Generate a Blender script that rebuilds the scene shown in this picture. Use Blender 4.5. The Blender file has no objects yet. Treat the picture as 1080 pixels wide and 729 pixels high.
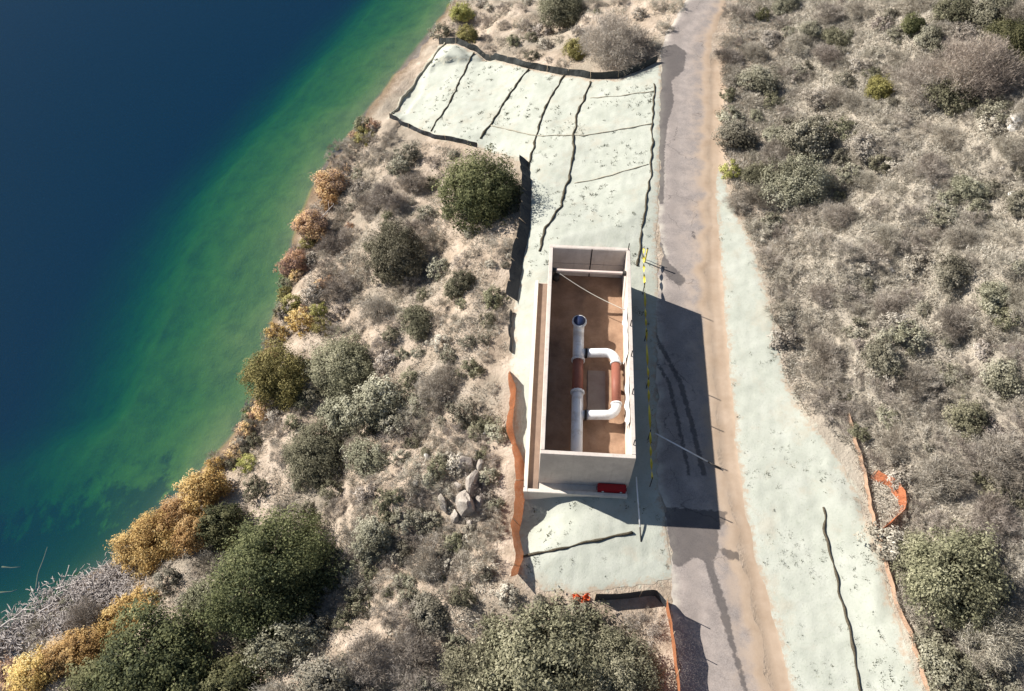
import bpy, math, random
import numpy as np
from mathutils import Vector, noise as mnoise

rnd = random.Random(7)
rng = np.random.default_rng(7)
scene = bpy.context.scene
C = scene.collection

# ------------------------------------------------------------------ camera, sky, sun, exposure
CAM_H, TILT, FPX = 38.0, math.radians(55.5), 860.0      # photo pixels (1080 x 729)
cam_d = bpy.data.cameras.new('camera')
cam_d.sensor_width = 36.0
cam_d.lens = 36.0 * FPX / 1080.0
cam_d.clip_start, cam_d.clip_end = 0.5, 2000.0
cam = bpy.data.objects.new('camera', cam_d)
C.objects.link(cam)
cam.location = (0, 0, CAM_H)
cam.rotation_euler = (math.radians(90) - TILT, 0, 0)
scene.camera = cam

SUN = Vector((-4.4, 2.25, 3.3)).normalized()             # towards the sun
world = bpy.data.worlds.new('World')
scene.world = world
world.use_nodes = True
wn = world.node_tree
bg = wn.nodes['Background']
sky = wn.nodes.new('ShaderNodeTexSky')
sky.sky_type = 'NISHITA'
sky.sun_disc = False
sky.sun_elevation = math.asin(SUN.z)
sky.sun_rotation = math.atan2(SUN.x, SUN.y)
sky.air_density = 1.0
sky.dust_density = 0.4
bg.inputs['Strength'].default_value = 0.05
wn.links.new(sky.outputs[0], bg.inputs['Color'])

sun_d = bpy.data.lights.new('sun', 'SUN')
sun_d.energy = 5.0
sun_d.angle = math.radians(0.5)
sun_d.color = (1.0, 0.945, 0.86)
sun = bpy.data.objects.new('sun', sun_d)
C.objects.link(sun)
sun.location = SUN * 90
sun.rotation_euler = SUN.to_track_quat('Z', 'Y').to_euler()

scene.view_settings.view_transform = 'Standard'
scene.view_settings.look = 'None'
scene.view_settings.gamma = 1.0
scene.view_settings.exposure = 0.95
scene.render.engine = 'CYCLES'
scene.cycles.use_denoising = True
scene.cycles.max_bounces = 8
scene.cycles.transparent_max_bounces = 16

# ------------------------------------------------------------------ pixel -> place
_F = np.array([0, math.cos(TILT), -math.sin(TILT)])
_U = np.array([0, math.sin(TILT), math.cos(TILT)])
def ray(u, v):
    d = _F * FPX + np.array([u - 540.0, 0, 0]) + _U * (364.5 - v)
    return d / np.linalg.norm(d)
def at(u, v, z=0.0):
    d = ray(u, v)
    return np.array([0, 0, CAM_H]) + d * ((z - CAM_H) / d[2])
def mpp(p):                                              # metres per photo pixel at a point
    return float((np.asarray(p) - [0, 0, CAM_H]) @ _F) / FPX

# ------------------------------------------------------------------ small geometry tools (numpy)
def seg_dist(P, poly, closed=False):
    P = np.asarray(P, float); best = np.full(len(P), 1e18); bp = np.zeros((len(P), 2))
    n = len(poly)
    for i in range(n if closed else n - 1):
        a = poly[i]; b = poly[(i + 1) % n]; ab = b - a
        t = np.clip(((P - a) @ ab) / max(ab @ ab, 1e-12), 0, 1)
        q = a + t[:, None] * ab
        d = ((P - q) ** 2).sum(1)
        m = d < best
        best[m] = d[m]; bp[m] = q[m]
    return np.sqrt(best), bp
def inside(P, poly):
    P = np.asarray(P, float); c = np.zeros(len(P), bool); n = len(poly)
    for i in range(n):
        x0, y0 = poly[i]; x1, y1 = poly[(i + 1) % n]
        if y0 == y1: continue
        k = (y0 > P[:, 1]) != (y1 > P[:, 1])
        c ^= k & (P[:, 0] < (x1 - x0) * (P[:, 1] - y0) / (y1 - y0) + x0)
    return c
def sdf(P, poly):                                        # + inside
    d, q = seg_dist(P, poly, True)
    return np.where(inside(P, poly), d, -d), q
def resample(pts, step):
    pts = np.asarray(pts, float)
    L = np.r_[0, np.cumsum(np.linalg.norm(np.diff(pts, axis=0), axis=1))]
    n = max(2, int(L[-1] / step) + 1)
    s = np.linspace(0, L[-1], n)
    return np.stack([np.interp(s, L, pts[:, k]) for k in range(pts.shape[1])], 1)
def smooth(x, a, b):
    t = np.clip((x - a) / (b - a), 0, 1)
    return t * t * (3 - 2 * t)
def wav(x, y, s, seed):                                  # cheap lumpy field, about -1..1
    r = np.random.default_rng(seed); o = 0
    for k in range(7):
        a = r.uniform(0, 6.283); f = r.uniform(.6, 1.7) / s
        o = o + np.sin((x * math.cos(a) + y * math.sin(a)) * f * 6.283 + r.uniform(0, 6.283))
    return o / 3.2

# ------------------------------------------------------------------ the lie of the land
LAKE = -6.0
def pw(lst, z=0.0):
    return np.array([at(u, v, z)[:2] for u, v in lst])
shore = np.vstack([[[60, 190], [16, 110], [2, 84]], pw([(494, -20), (466, 18), (434, 55), (408, 92), (376, 130), (338, 180), (318, 230), (304, 270), (298, 310), (280, 360),
                   (272, 410), (250, 455), (212, 500), (155, 548), (118, 590), (60, 632), (0, 668), (-60, 700)], LAKE), [[-45, 2], [-70, -30]]])
upper = np.vstack([[[40, 140], [22, 84]], pw([(728, -6), (697, 60), (692, 130), (688, 200), (655, 238), (592, 252), (572, 290), (562, 400), (572, 490), (585, 520), (588, 585),
                   (635, 612), (700, 632), (712, 729)]), [[7.6, 0], [7, -40]]])
road_l = np.vstack([[[40.5, 140], [22.5, 84]], pw([(727, -4), (704, 30), (697, 60), (696, 130), (695, 200), (697, 260), (694, 300), (692, 400), (694, 500), (701, 545), (709, 600), (709, 640), (717, 729)]), [[7.9, 0], [7.6, -30]]])
road_r = np.vstack([[[44.5, 140], [26.5, 84]], pw([(772, -4), (757, 30), (752, 65), (752, 130), (752, 200), (750, 300), (757, 400), (766, 500), (780, 560), (800, 640), (820, 729)]), [[11.4, 0], [11.2, -30]]])

def axis(a, b, fine, lo, hi, n):
    g = np.arange(a, b + 1e-6, fine)
    lo_ = a - np.geomspace(fine, a - lo, n)[::-1]; hi_ = b + np.geomspace(fine, hi - b, n)
    return np.r_[lo_, g, hi_]
gx = axis(-36, 34, 0.2, -170, 130, 26)
gy = axis(6, 72, 0.2, -45, 185, 26)
GX, GY = np.meshgrid(gx, gy)
P = np.stack([GX.ravel(), GY.ravel()], 1)
d_sh, _ = seg_dist(P, shore)
d_up, _ = seg_dist(P, upper)
d_rr, _ = seg_dist(P, road_r)
lake_poly = np.vstack([shore, [[-400, -30], [-400, 190]]])
in_lake = inside(P, lake_poly)
o = np.argsort(upper[:, 1]); left = P[:, 0] < np.interp(P[:, 1], upper[o, 1], upper[o, 0])
o = np.argsort(road_r[:, 1]); right = P[:, 0] > np.interp(P[:, 1], road_r[o, 1], road_r[o, 0])
t = d_up / (d_up + d_sh + 1e-9)
bank = LAKE * (0.80 * t + 0.20 * smooth(t, 0, 1))
steep = 0.36 + .55 * smooth(P[:, 1], 26, 15)
bed = LAKE - np.minimum(d_sh * steep + np.maximum(d_sh - 9, 0) * .40, 18) - 0.02
hill = np.interp(d_rr, [0, 0.6, 4.0, 9, 20, 40, 130], [0, 0.02, 0.55, 2.4, 7.0, 14.0, 34.0])
z = np.zeros(len(P))
z[left] = bank[left]
z[in_lake] = bed[in_lake]
z[right] = hill[right]
rough = wav(P[:, 0], P[:, 1], 9, 1) * .45 + wav(P[:, 0], P[:, 1], 3.3, 2) * .17 + wav(P[:, 0], P[:, 1], 1.1, 3) * .05
amp = np.where(left, smooth(d_up, .3, 5) * (0.35 + .65 * smooth(d_sh, 0, 3)), np.where(right, smooth(d_rr, 2.5, 8), 0.0))
calm = inside(P, pw([(455, 35), (700, 60), (700, 270), (560, 330), (525, 180), (395, 130)], -2.0))
amp = np.where(in_lake, 0.35, np.where(calm, amp * .22, amp))
Z = z + rough * amp - .95 * np.exp(-(((P[:, 0] - 1.1) / 1.5) ** 2 + ((P[:, 1] - 16.0) / 1.1) ** 2)) * (~in_lake)
GZ = Z.reshape(GX.shape)
SH = np.where(in_lake, -d_sh, d_sh)

def hz(x, y):
    x = np.atleast_1d(np.asarray(x, float)); y = np.atleast_1d(np.asarray(y, float))
    i = np.clip(np.searchsorted(gx, x) - 1, 0, len(gx) - 2); j = np.clip(np.searchsorted(gy, y) - 1, 0, len(gy) - 2)
    a = np.clip((x - gx[i]) / (gx[i + 1] - gx[i]), 0, 1); b = np.clip((y - gy[j]) / (gy[j + 1] - gy[j]), 0, 1)
    return (GZ[j, i] * (1 - a) + GZ[j, i + 1] * a) * (1 - b) + (GZ[j + 1, i] * (1 - a) + GZ[j + 1, i + 1] * a) * b
def ground(u, v):                                        # the point of the ground a pixel looks at
    d = ray(u, v); o_ = np.array([0, 0, CAM_H])
    t0 = (16 - CAM_H) / d[2]; t1 = (-24 - CAM_H) / d[2]
    ts = np.linspace(t0, t1, 500)
    pts = o_ + ts[:, None] * d
    below = pts[:, 2] < hz(pts[:, 0], pts[:, 1])
    k = int(np.argmax(below)) if below.any() else len(ts) - 1
    a, b = ts[max(k - 1, 0)], ts[k]
    for _ in range(18):
        m = (a + b) / 2; p = o_ + m * d
        if p[2] < hz(p[0], p[1])[0]: b = m
        else: a = m
    p = o_ + b * d
    return np.array([p[0], p[1], hz(p[0], p[1])[0]])
def gline(lst):
    return np.array([ground(u, v)[:2] for u, v in lst])

hydro_poly = gline([(463, 48), (505, 58), (560, 74), (600, 81), (625, 85), (650, 84), (672, 77), (697, 67), (697, 130), (695, 200), (692, 262), (694, 300), (692, 400), (694, 500), (701, 545),
                    (706, 580), (711, 610), (690, 615), (660, 619), (628, 624), (600, 627), (565, 619), (549, 606), (546, 580), (545, 540), (546, 520), (553, 487), (541, 455), (545, 410),
                    (538, 390), (540, 345), (543, 318), (546, 300), (554, 255), (558, 200), (553, 168), (500, 154), (460, 145), (432, 134), (411, 124), (425, 102), (447, 72)])
verge_poly = gline([(757, 178), (766, 190), (777, 230), (794, 260), (805, 300), (817, 340), (827, 400), (848, 440), (878, 474), (904, 520), (921, 570), (944, 650), (972, 729), (990, 775),
                    (852, 775), (834, 729), (817, 650), (800, 600), (786, 540), (778, 480), (770, 400), (764, 320), (758, 250), (755, 200)])
hy1, _ = sdf(P, hydro_poly)
hy2, _ = sdf(P, verge_poly)
HY = np.maximum(hy1, hy2)

# ------------------------------------------------------------------ mesh and material helpers
def mesh_np(name, V, F, mat=None, attrs=None, smooth_shade=False):
    V = np.asarray(V, np.float32); F = np.asarray(F, np.int32)
    me = bpy.data.meshes.new(name)
    k = F.shape[1]
    me.vertices.add(len(V)); me.vertices.foreach_set('co', V.ravel())
    me.loops.add(F.size); me.loops.foreach_set('vertex_index', F.ravel())
    me.polygons.add(len(F)); me.polygons.foreach_set('loop_start', np.arange(len(F), dtype=np.int32) * k)
    me.update(calc_edges=True)
    me.polygons.foreach_set('use_smooth', np.full(len(F), smooth_shade))
    for an, (dom, arr) in (attrs or {}).items():
        at_ = me.attributes.new(an, 'FLOAT', dom); at_.data.foreach_set('value', np.asarray(arr, np.float32))
    if mat: me.materials.append(mat)
    me.validate()
    return me
def link(name, me, parent=None):
    ob = bpy.data.objects.new(name, me); C.objects.link(ob)
    if parent: ob.parent = parent
    return ob
def tag(ob, label=None, cat=None, group=None, kind=None):
    if label: ob['label'] = label
    if cat: ob['category'] = cat
    if group: ob['group'] = group
    if kind: ob['kind'] = kind
    return ob
def thing(name, loc, label, cat, group=None, rz=0.0):
    e = bpy.data.objects.new(name, None); C.objects.link(e)
    e.empty_display_size = .3
    e.location = loc; e.rotation_euler = (0, 0, rz)
    return tag(e, label, cat, group)

class NT:                                                # tiny node helper
    def __init__(s, name):
        s.m = bpy.data.materials.new(name); s.m.use_nodes = True
        s.t = s.m.node_tree; s.b = s.t.nodes['Principled BSDF']; s.out = s.t.nodes['Material Output']
        s.b.inputs['Specular IOR Level'].default_value = 0.25
    def n(s, typ, **kw):
        q = s.t.nodes.new(typ)
        for k, v in kw.items():
            if k in q.inputs: q.inputs[k].default_value = v
            else: setattr(q, k, v)
        return q
    def l(s, a, b): s.t.links.new(a, b)
    def coord(s, kind='Object'): return s.n('ShaderNodeTexCoord').outputs[kind]
    def geo(s): return s.n('ShaderNodeNewGeometry').outputs['Position']
    def noise(s, scale, detail=4, rough=.55, vec=None, out='Fac'):
        q = s.n('ShaderNodeTexNoise'); q.inputs['Scale'].default_value = scale; q.inputs['Detail'].default_value = detail; q.inputs['Roughness'].default_value = rough
        s.l(vec if vec is not None else s.geo(), q.inputs['Vector']); return q.outputs[out]
    def ramp(s, fac, stops):
        q = s.n('ShaderNodeValToRGB'); e = q.color_ramp.elements
        while len(e) < len(stops): e.new(.5)
        for el, (p, c) in zip(e, stops):
            el.position = p; el.color = (*c, 1) if len(c) == 3 else c
        s.l(fac, q.inputs[0]); return q.outputs[0]
    def mix(s, fac, a, b, mode='MIX'):
        q = s.n('ShaderNodeMix'); q.data_type = 'RGBA'; q.blend_type = mode
        for i, x in ((0, fac), (6, a), (7, b)):
            if hasattr(x, 'is_linked') or hasattr(x, 'links'): s.l(x, q.inputs[i])
            else: q.inputs[i].default_value = x if i == 0 else (*x, 1)
        return q.outputs[2]
    def math(s, op, a, b=None, c=None, clamp=False):
        q = s.n('ShaderNodeMath'); q.operation = op; q.use_clamp = clamp
        for i, x in enumerate((a, b, c)):
            if x is None: continue
            if hasattr(x, 'links'): s.l(x, q.inputs[i])
            else: q.inputs[i].default_value = x
        return q.outputs[0]
    def step(s, x, a, b):
        q = s.n('ShaderNodeMapRange'); q.interpolation_type = 'SMOOTHSTEP'
        s.l(x, q.inputs[0]); q.inputs[1].default_value = a; q.inputs[2].default_value = b; return q.outputs[0]
    def attr(s, name):
        q = s.n('ShaderNodeAttribute'); q.attribute_name = name; return q.outputs['Fac']
    def bump(s, h, strength=.5, dist=.05):
        q = s.n('ShaderNodeBump'); q.inputs['Strength'].default_value = strength; q.inputs['Distance'].default_value = dist
        s.l(h, q.inputs['Height']); s.l(q.outputs[0], s.b.inputs['Normal'])
    def base(s, c):
        if hasattr(c, 'links'): s.l(c, s.b.inputs['Base Color'])
        else: s.b.inputs['Base Color'].default_value = (*c, 1)
    def rough(s, r): s.b.inputs['Roughness'].default_value = r

def mat_plain(name, col, rough=.6, var=.25, scale=6, metallic=0, spec=.3):
    m = NT(name)
    c2 = tuple(x * (1 - var) for x in col)
    m.base(m.mix(m.noise(scale, 5, .6, m.coord()), c2, tuple(min(1, x * (1 + var * .4)) for x in col)))
    m.rough(rough); m.b.inputs['Metallic'].default_value = metallic; m.b.inputs['Specular IOR Level'].default_value = spec
    return m.m

# ------------------------------------------------------------------ ground
m = NT('earth')
big = m.noise(.16, 4); mid = m.noise(.9, 6, .62); fine = m.noise(7, 5, .65)
soil = m.ramp(mid, [(.28, (.20, .156, .118)), (.45, (.36, .288, .222)), (.62, (.48, .395, .318)), (.8, (.55, .468, .392))])
litter = m.ramp(fine, [(.3, (.13, .115, .09)), (.5, (.26, .23, .185)), (.7, (.40, .36, .295))])
c = m.mix(m.math('MULTIPLY', m.step(big, .46, .66), .7), soil, litter)
c = m.mix(m.math('MULTIPLY', m.step(m.attr('hill'), 1.5, 6), .8), c, m.mix(.45, litter, (.47, .43, .365)))
c = m.mix(m.math('MULTIPLY', m.step(fine, .35, .7), .5), c, m.mix(.5, c, (.16, .13, .10)))
hf = m.math('ADD', m.attr('hydro'), m.math('MULTIPLY', m.math('SUBTRACT', m.noise(1.6, 7, .72), .55), 3.2))
c = m.mix(m.math('MULTIPLY', m.step(hf, -.35, .35), .75), c, (.42, .44, .37))
c = m.mix(m.step(m.attr('tan_verge'), -.5, .5), c, m.ramp(mid, [(.3, (.33, .245, .175)), (.7, (.43, .335, .255))]))
wet = m.step(m.math('ADD', m.attr('shore'), m.math('MULTIPLY', m.noise(1.3, 6, .7), 2.4)), 2.6, 1.2)
c = m.mix(wet, c, m.ramp(mid, [(.3, (.12, .085, .055)), (.7, (.24, .175, .115))]))
bedc = m.ramp(m.noise(.7, 6, .7), [(.3, (.060, .088, .022)), (.5, (.090, .128, .034)), (.75, (.125, .165, .048))])
weed = m.math('ADD', m.math('MULTIPLY', m.noise(.5, 5, .65), .85), m.math('MULTIPLY', m.step(m.attr('weedbed'), 26, 15), .45))
bedc = m.mix(m.math('MULTIPLY', m.step(weed, .54, .68), .85), bedc, (.022, .032, .018))
c = m.mix(m.step(m.attr('shore'), .15, -.4), c, bedc)
m.base(c); m.rough(.95); m.bump(m.math('MULTIPLY', m.math('ADD', fine, m.math('MULTIPLY', mid, 1.5)), m.step(m.attr('tan_verge'), .6, -.4)), .8, .12)
M_earth = m.m

road_c = np.vstack([road_r])
tanv, _ = seg_dist(P, pw([(757, 70), (755, 130), (754, 200), (754, 300), (763, 400), (773, 500), (790, 560), (808, 640), (828, 729)]))
tanv = 0.75 - tanv
ny, nx = GX.shape
idx = np.arange(nx * ny).reshape(ny, nx)
quads = np.stack([idx[:-1, :-1], idx[:-1, 1:], idx[1:, 1:], idx[1:, :-1]], -1).reshape(-1, 4)
me = mesh_np('ground', np.c_[P, Z], quads, M_earth, {'hydro': ('POINT', HY), 'shore': ('POINT', SH), 'hill': ('POINT', np.where(right, d_rr, 0)), 'tan_verge': ('POINT', tanv), 'weedbed': ('POINT', P[:, 1])}, True)
tag(link('ground', me), kind='structure')

# ------------------------------------------------------------------ lake
m = NT('lake_water')
t_ = m.t
t_.nodes.remove(m.b)
trans = m.n('ShaderNodeBsdfTransparent'); diff = m.n('ShaderNodeBsdfDiffuse'); glos = m.n('ShaderNodeBsdfGlossy'); glos.inputs['Roughness'].default_value = .06
diff.inputs['Color'].default_value = (.009, .120, .285, 1)
lw = m.n('ShaderNodeLayerWeight'); lw.inputs['Blend'].default_value = .5
fr = m.math('MULTIPLY_ADD', m.math('POWER', lw.outputs['Facing'], 5.0), .9, .03)
mx1 = m.n('ShaderNodeMixShader'); mx1.inputs[0].default_value = .14
mx2 = m.n('ShaderNodeMixShader')
m.l(trans.outputs[0], mx1.inputs[1]); m.l(diff.outputs[0], mx1.inputs[2])
m.l(fr, mx2.inputs[0]); m.l(mx1.outputs[0], mx2.inputs[1]); m.l(glos.outputs[0], mx2.inputs[2])
m.l(mx2.outputs[0], m.out.inputs['Surface'])
bp = m.n('ShaderNodeBump'); bp.inputs['Strength'].default_value = .12; bp.inputs['Distance'].default_value = .05
m.l(m.noise(1.2, 3), bp.inputs['Height']); m.l(bp.outputs[0], glos.inputs['Normal'])
va = m.n('ShaderNodeVolumeAbsorption'); va.inputs['Color'].default_value = (.38, .765, .14, 1); va.inputs['Density'].default_value = .36
m.l(va.outputs[0], m.out.inputs['Volume'])
x0, x1, y0, y1, z0, z1 = -165, 40, -40, 182, LAKE - 30, LAKE
V = [(x, y, zz) for zz in (z0, z1) for x, y in ((x0, y0), (x1, y0), (x1, y1), (x0, y1))]
Fq = [(0, 3, 2, 1), (4, 5, 6, 7), (0, 1, 5, 4), (1, 2, 6, 5), (2, 3, 7, 6), (3, 0, 4, 7)]
tag(link('lake_water', mesh_np('lake_water', V, Fq, m.m)), kind='structure')

# ------------------------------------------------------------------ road
def ribbon_road():
    L = resample(road_l, .15); n = len(L)
    oL = np.argsort(road_l[:, 1])
    ys = np.arange(2.0, 84.0, .14)
    oR = np.argsort(road_r[:, 1])
    xl = np.interp(ys, road_l[oL, 1], road_l[oL, 0]); xr = np.interp(ys, road_r[oR, 1], road_r[oR, 0])
    k = np.ones(15) / 15
    xl = np.convolve(np.pad(xl, 7, 'edge'), k, 'valid'); xr = np.convolve(np.pad(xr, 7, 'edge'), k, 'valid')
    xl = xl + wav(ys, 0 * ys, 2.2, 21) * .10 + wav(ys, 0 * ys, .7, 22) * .05
    xr = xr + wav(ys, 0 * ys, 2.6, 23) * .16 + wav(ys, 0 * ys, .7, 24) * .07
    nw = 30
    s = np.linspace(0, 1, nw)
    X = xl[:, None] * (1 - s) + xr[:, None] * s
    Y = np.repeat(ys[:, None], nw, 1)
    Zr = hz(X.ravel(), Y.ravel()) + np.where(np.tile(s, len(ys)) < .5, .022, -.02 + .042 * np.minimum(1, 8 * (1 - np.tile(s, len(ys)))))
    V = np.c_[X.ravel(), Y.ravel(), Zr]
    i = np.arange(len(ys) * nw).reshape(len(ys), nw)
    F = np.stack([i[:-1, :-1], i[:-1, 1:], i[1:, 1:], i[1:, :-1]], -1).reshape(-1, 4)
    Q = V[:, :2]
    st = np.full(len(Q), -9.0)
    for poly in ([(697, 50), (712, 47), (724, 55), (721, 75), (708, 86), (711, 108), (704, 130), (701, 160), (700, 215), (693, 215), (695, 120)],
                 [(689, 254), (697, 255), (704, 275), (723, 295), (719, 303), (704, 293), (694, 277)],  # blob of cast shadow, painted into the asphalt along with the stains
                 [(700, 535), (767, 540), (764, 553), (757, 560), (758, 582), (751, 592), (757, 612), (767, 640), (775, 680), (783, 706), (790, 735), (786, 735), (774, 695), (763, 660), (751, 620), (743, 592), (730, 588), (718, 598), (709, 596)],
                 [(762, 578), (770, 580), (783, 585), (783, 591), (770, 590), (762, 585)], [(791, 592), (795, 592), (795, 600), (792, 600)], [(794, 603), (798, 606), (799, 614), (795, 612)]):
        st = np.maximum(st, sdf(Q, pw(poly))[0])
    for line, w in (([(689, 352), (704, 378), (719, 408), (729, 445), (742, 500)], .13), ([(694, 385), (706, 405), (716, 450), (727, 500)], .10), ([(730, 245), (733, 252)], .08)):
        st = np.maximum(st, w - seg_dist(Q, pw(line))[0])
    edge = np.minimum(np.repeat(s[None], len(ys), 0).ravel(), 1 - np.repeat(s[None], len(ys), 0).ravel())
    rs = np.repeat(s[None], len(ys), 0).ravel() * (xr - xl).repeat(nw)
    m = NT('dusty_asphalt')
    f = m.noise(18, 6, .7); f2 = m.noise(1.1, 5, .6); f3 = m.noise(.35, 4)
    asp = m.ramp(f, [(.3, (.185, .160, .148)), (.5, (.265, .232, .216)), (.75, (.36, .318, .295))])
    c = m.mix(m.math('MULTIPLY', m.step(f2, .35, .75), .55), asp, (.45, .385, .345))
    c = m.mix(m.math('MULTIPLY', m.step(m.noise(.5, 6, .7), .52, .64), .3), c, (.18, .155, .145))
    for tc in (1.0, 2.75):
        c = m.mix(m.math('MULTIPLY', m.step(m.math('ABSOLUTE', m.math('SUBTRACT', m.attr('left_edge'), tc)), .55, .1), m.math('MULTIPLY', f2, .45)), c, (.17, .148, .135))
    vo = m.n('ShaderNodeTexVoronoi'); vo.feature = 'DISTANCE_TO_EDGE'; vo.inputs['Scale'].default_value = .42
    wp = m.n('ShaderNodeVectorMath'); wp.operation = 'MULTIPLY_ADD'; m.l(m.noise(1.6, 4, .6, None, 'Color'), wp.inputs[0]); wp.inputs[1].default_value = (.9, .9, 0); m.l(m.geo(), wp.inputs[2]); m.l(wp.outputs[0], vo.inputs['Vector'])
    c = m.mix(m.math('MULTIPLY', m.step(vo.outputs['Distance'], .012, .002), m.math('MULTIPLY', m.step(m.noise(.3, 3), .46, .60), .6)), c, (.06, .052, .05))
    c = m.mix(m.math('MULTIPLY', m.step(m.attr('right_edge'), 2.3, .0), m.step(m.math('ADD', f2, m.math('MULTIPLY', m.step(m.attr('right_edge'), .9, 0), .5)), .35, .7)), c, (.39, .30, .225))
    c = m.mix(m.math('MULTIPLY', m.step(m.attr('left_edge'), .5, 0), m.step(f2, .3, .6)), c, (.48, .44, .38))
    c = m.mix(m.step(m.attr('right_edge'), 1.0, .35), c, m.ramp(m.noise(.9, 6, .62), [(.3, (.33, .245, .175)), (.7, (.43, .335, .255))]))
    sw = m.math('ADD', m.attr('stain'), m.math('MULTIPLY', m.math('SUBTRACT', m.noise(4, 4), .5), .35))  # mask holds the road stains plus the painted shadow blob
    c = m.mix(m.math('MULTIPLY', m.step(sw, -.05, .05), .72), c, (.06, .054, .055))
    trk = m.n('ShaderNodeTexWave'); trk.inputs['Scale'].default_value = .22
    m.base(c); m.rough(.9); m.bump(f, .35, .02)
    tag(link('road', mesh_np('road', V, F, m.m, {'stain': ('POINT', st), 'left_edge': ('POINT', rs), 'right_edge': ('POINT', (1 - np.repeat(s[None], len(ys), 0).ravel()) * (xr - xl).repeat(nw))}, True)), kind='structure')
ribbon_road()

# ------------------------------------------------------------------ hydroseeded earth
m = NT('hydroseed_mulch')
f = m.noise(9, 6, .7); f2 = m.noise(.8, 5, .62); f3 = m.noise(26, 4, .7)
c = m.ramp(f2, [(.25, (.315, .330, .285)), (.5, (.382, .396, .346)), (.75, (.430, .440, .392))])
c = m.mix(m.math('MULTIPLY', m.step(f, .52, .72), .55), c, (.25, .285, .22))
c = m.mix(m.math('MULTIPLY', m.step(m.noise(.45, 6, .7), .52, .66), .5), c, (.37, .34, .275))
c = m.mix(m.math('MULTIPLY', m.step(m.noise(3.2, 7, .75), .60, .70), .5), c, (.20, .20, .145))
ed = m.math('ADD', m.attr('edge'), m.math('MULTIPLY', m.math('SUBTRACT', m.noise(2.4, 8, .78), .50), 2.2))
c = m.mix(m.math('MULTIPLY', m.step(ed, .30, -.12), .9), c, (.36, .285, .215))
m.base(c); m.rough(.97); m.bump(m.math('ADD', m.math('ADD', f, m.math('MULTIPLY', m.noise(1.2, 3, .5), .5)), m.math('MULTIPLY', f3, .6)), .4, .05)
M_hydro = m.m
def sheet(name, poly, cell, lift, mat, jit):
    q = resample(np.vstack([poly, poly[:1]]), .35)[:-1]
    q = q + np.stack([wav(q[:, 0], q[:, 1], 1.2, 31), wav(q[:, 0], q[:, 1], 1.3, 32)], 1) * jit
    lo = q.min(0) - cell; hi = q.max(0) + cell
    xs = np.arange(lo[0], hi[0], cell); ys = np.arange(lo[1], hi[1], cell)
    X, Y = np.meshgrid(xs, ys); G = np.stack([X.ravel(), Y.ravel()], 1)
    d, near = sdf(G, q)
    i = np.arange(len(G)).reshape(X.shape)
    F = np.stack([i[:-1, :-1], i[:-1, 1:], i[1:, 1:], i[1:, :-1]], -1).reshape(-1, 4)
    F = F[(d[F] > 0).sum(1) >= 2]
    out = (d < 0)[:, None]
    G = np.where(out, near, G)
    used = np.unique(F); rm = -np.ones(len(G), int); rm[used] = np.arange(len(used))
    G = G[used]; F = rm[F]; d = np.maximum(d[used], 0)
    zz = hz(G[:, 0], G[:, 1]) + lift + wav(G[:, 0], G[:, 1], .9, 41) * .018 * smooth(d, 0, .5) + np.minimum(d * .08, .03)
    tag(link(name, mesh_np(name, np.c_[G, zz], F, mat, {'edge': ('POINT', d)}, True)), kind='structure')
sheet('hydroseeded_slope', hydro_poly, .2, .012, M_hydro, .07)
sheet('hydroseeded_verge', verge_poly, .2, .006, M_hydro, .07)

# ------------------------------------------------------------------ solid helpers
def rot2(a): return np.array([[math.cos(a), -math.sin(a)], [math.sin(a), math.cos(a)]])
def box_arrays(lo, hi, bev=.0):
    import bmesh
    bm = bmesh.new()
    bmesh.ops.create_cube(bm, size=1)
    lo = Vector(lo); hi = Vector(hi)
    for v in bm.verts:
        v.co = Vector([(lo[k] + hi[k]) / 2 + v.co[k] * (hi[k] - lo[k]) for k in range(3)])
    if bev: bmesh.ops.bevel(bm, geom=bm.edges[:], offset=bev, segments=2, affect='EDGES', clamp_overlap=True)
    return bm
def box(name, lo, hi, mat, parent=None, bev=.012):
    bm = box_arrays(lo, hi, bev)
    me = bpy.data.meshes.new(name); bm.to_mesh(me); bm.free(); me.materials.append(mat)
    return link(name, me, parent)
def tube_arrays(pts, rad, sides=8, cap=True):
    pts = np.asarray(pts, float); n = len(pts)
    rad = np.broadcast_to(np.asarray(rad, float), (n,))
    T = np.gradient(pts, axis=0); T /= np.linalg.norm(T, axis=1)[:, None] + 1e-12
    ref = np.array([0, 0, 1.]) if abs(T[0, 2]) < .9 else np.array([1., 0, 0])
    nrm = np.cross(T[0], ref); nrm /= np.linalg.norm(nrm)
    V = []
    for k in range(n):
        nrm = nrm - T[k] * (nrm @ T[k]); nrm /= np.linalg.norm(nrm) + 1e-12
        b = np.cross(T[k], nrm)
        for s in range(sides):
            a = 2 * math.pi * s / sides
            V.append(pts[k] + rad[k] * (nrm * math.cos(a) + b * math.sin(a)))
    F = []
    for k in range(n - 1):
        for s in range(sides):
            F.append((k * sides + s, k * sides + (s + 1) % sides, (k + 1) * sides + (s + 1) % sides, (k + 1) * sides + s))
    if cap:
        for k, fl in ((0, True), (n - 1, False)):
            c = len(V); V.append(pts[k])
            for s in range(0, sides):
                a, b_ = k * sides + s, k * sides + (s + 1) % sides
                F.append((c, b_, a, a) if fl else (c, a, b_, b_))
    return V, F
def mesh_py(name, V, F, mat, sm=True):
    F = [tuple(dict.fromkeys(f)) for f in F]
    me = bpy.data.meshes.new(name); me.from_pydata([tuple(map(float, v)) for v in V], [], F)
    me.polygons.foreach_set('use_smooth', [sm] * len(me.polygons)); me.materials.append(mat); me.update()
    return me
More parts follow.
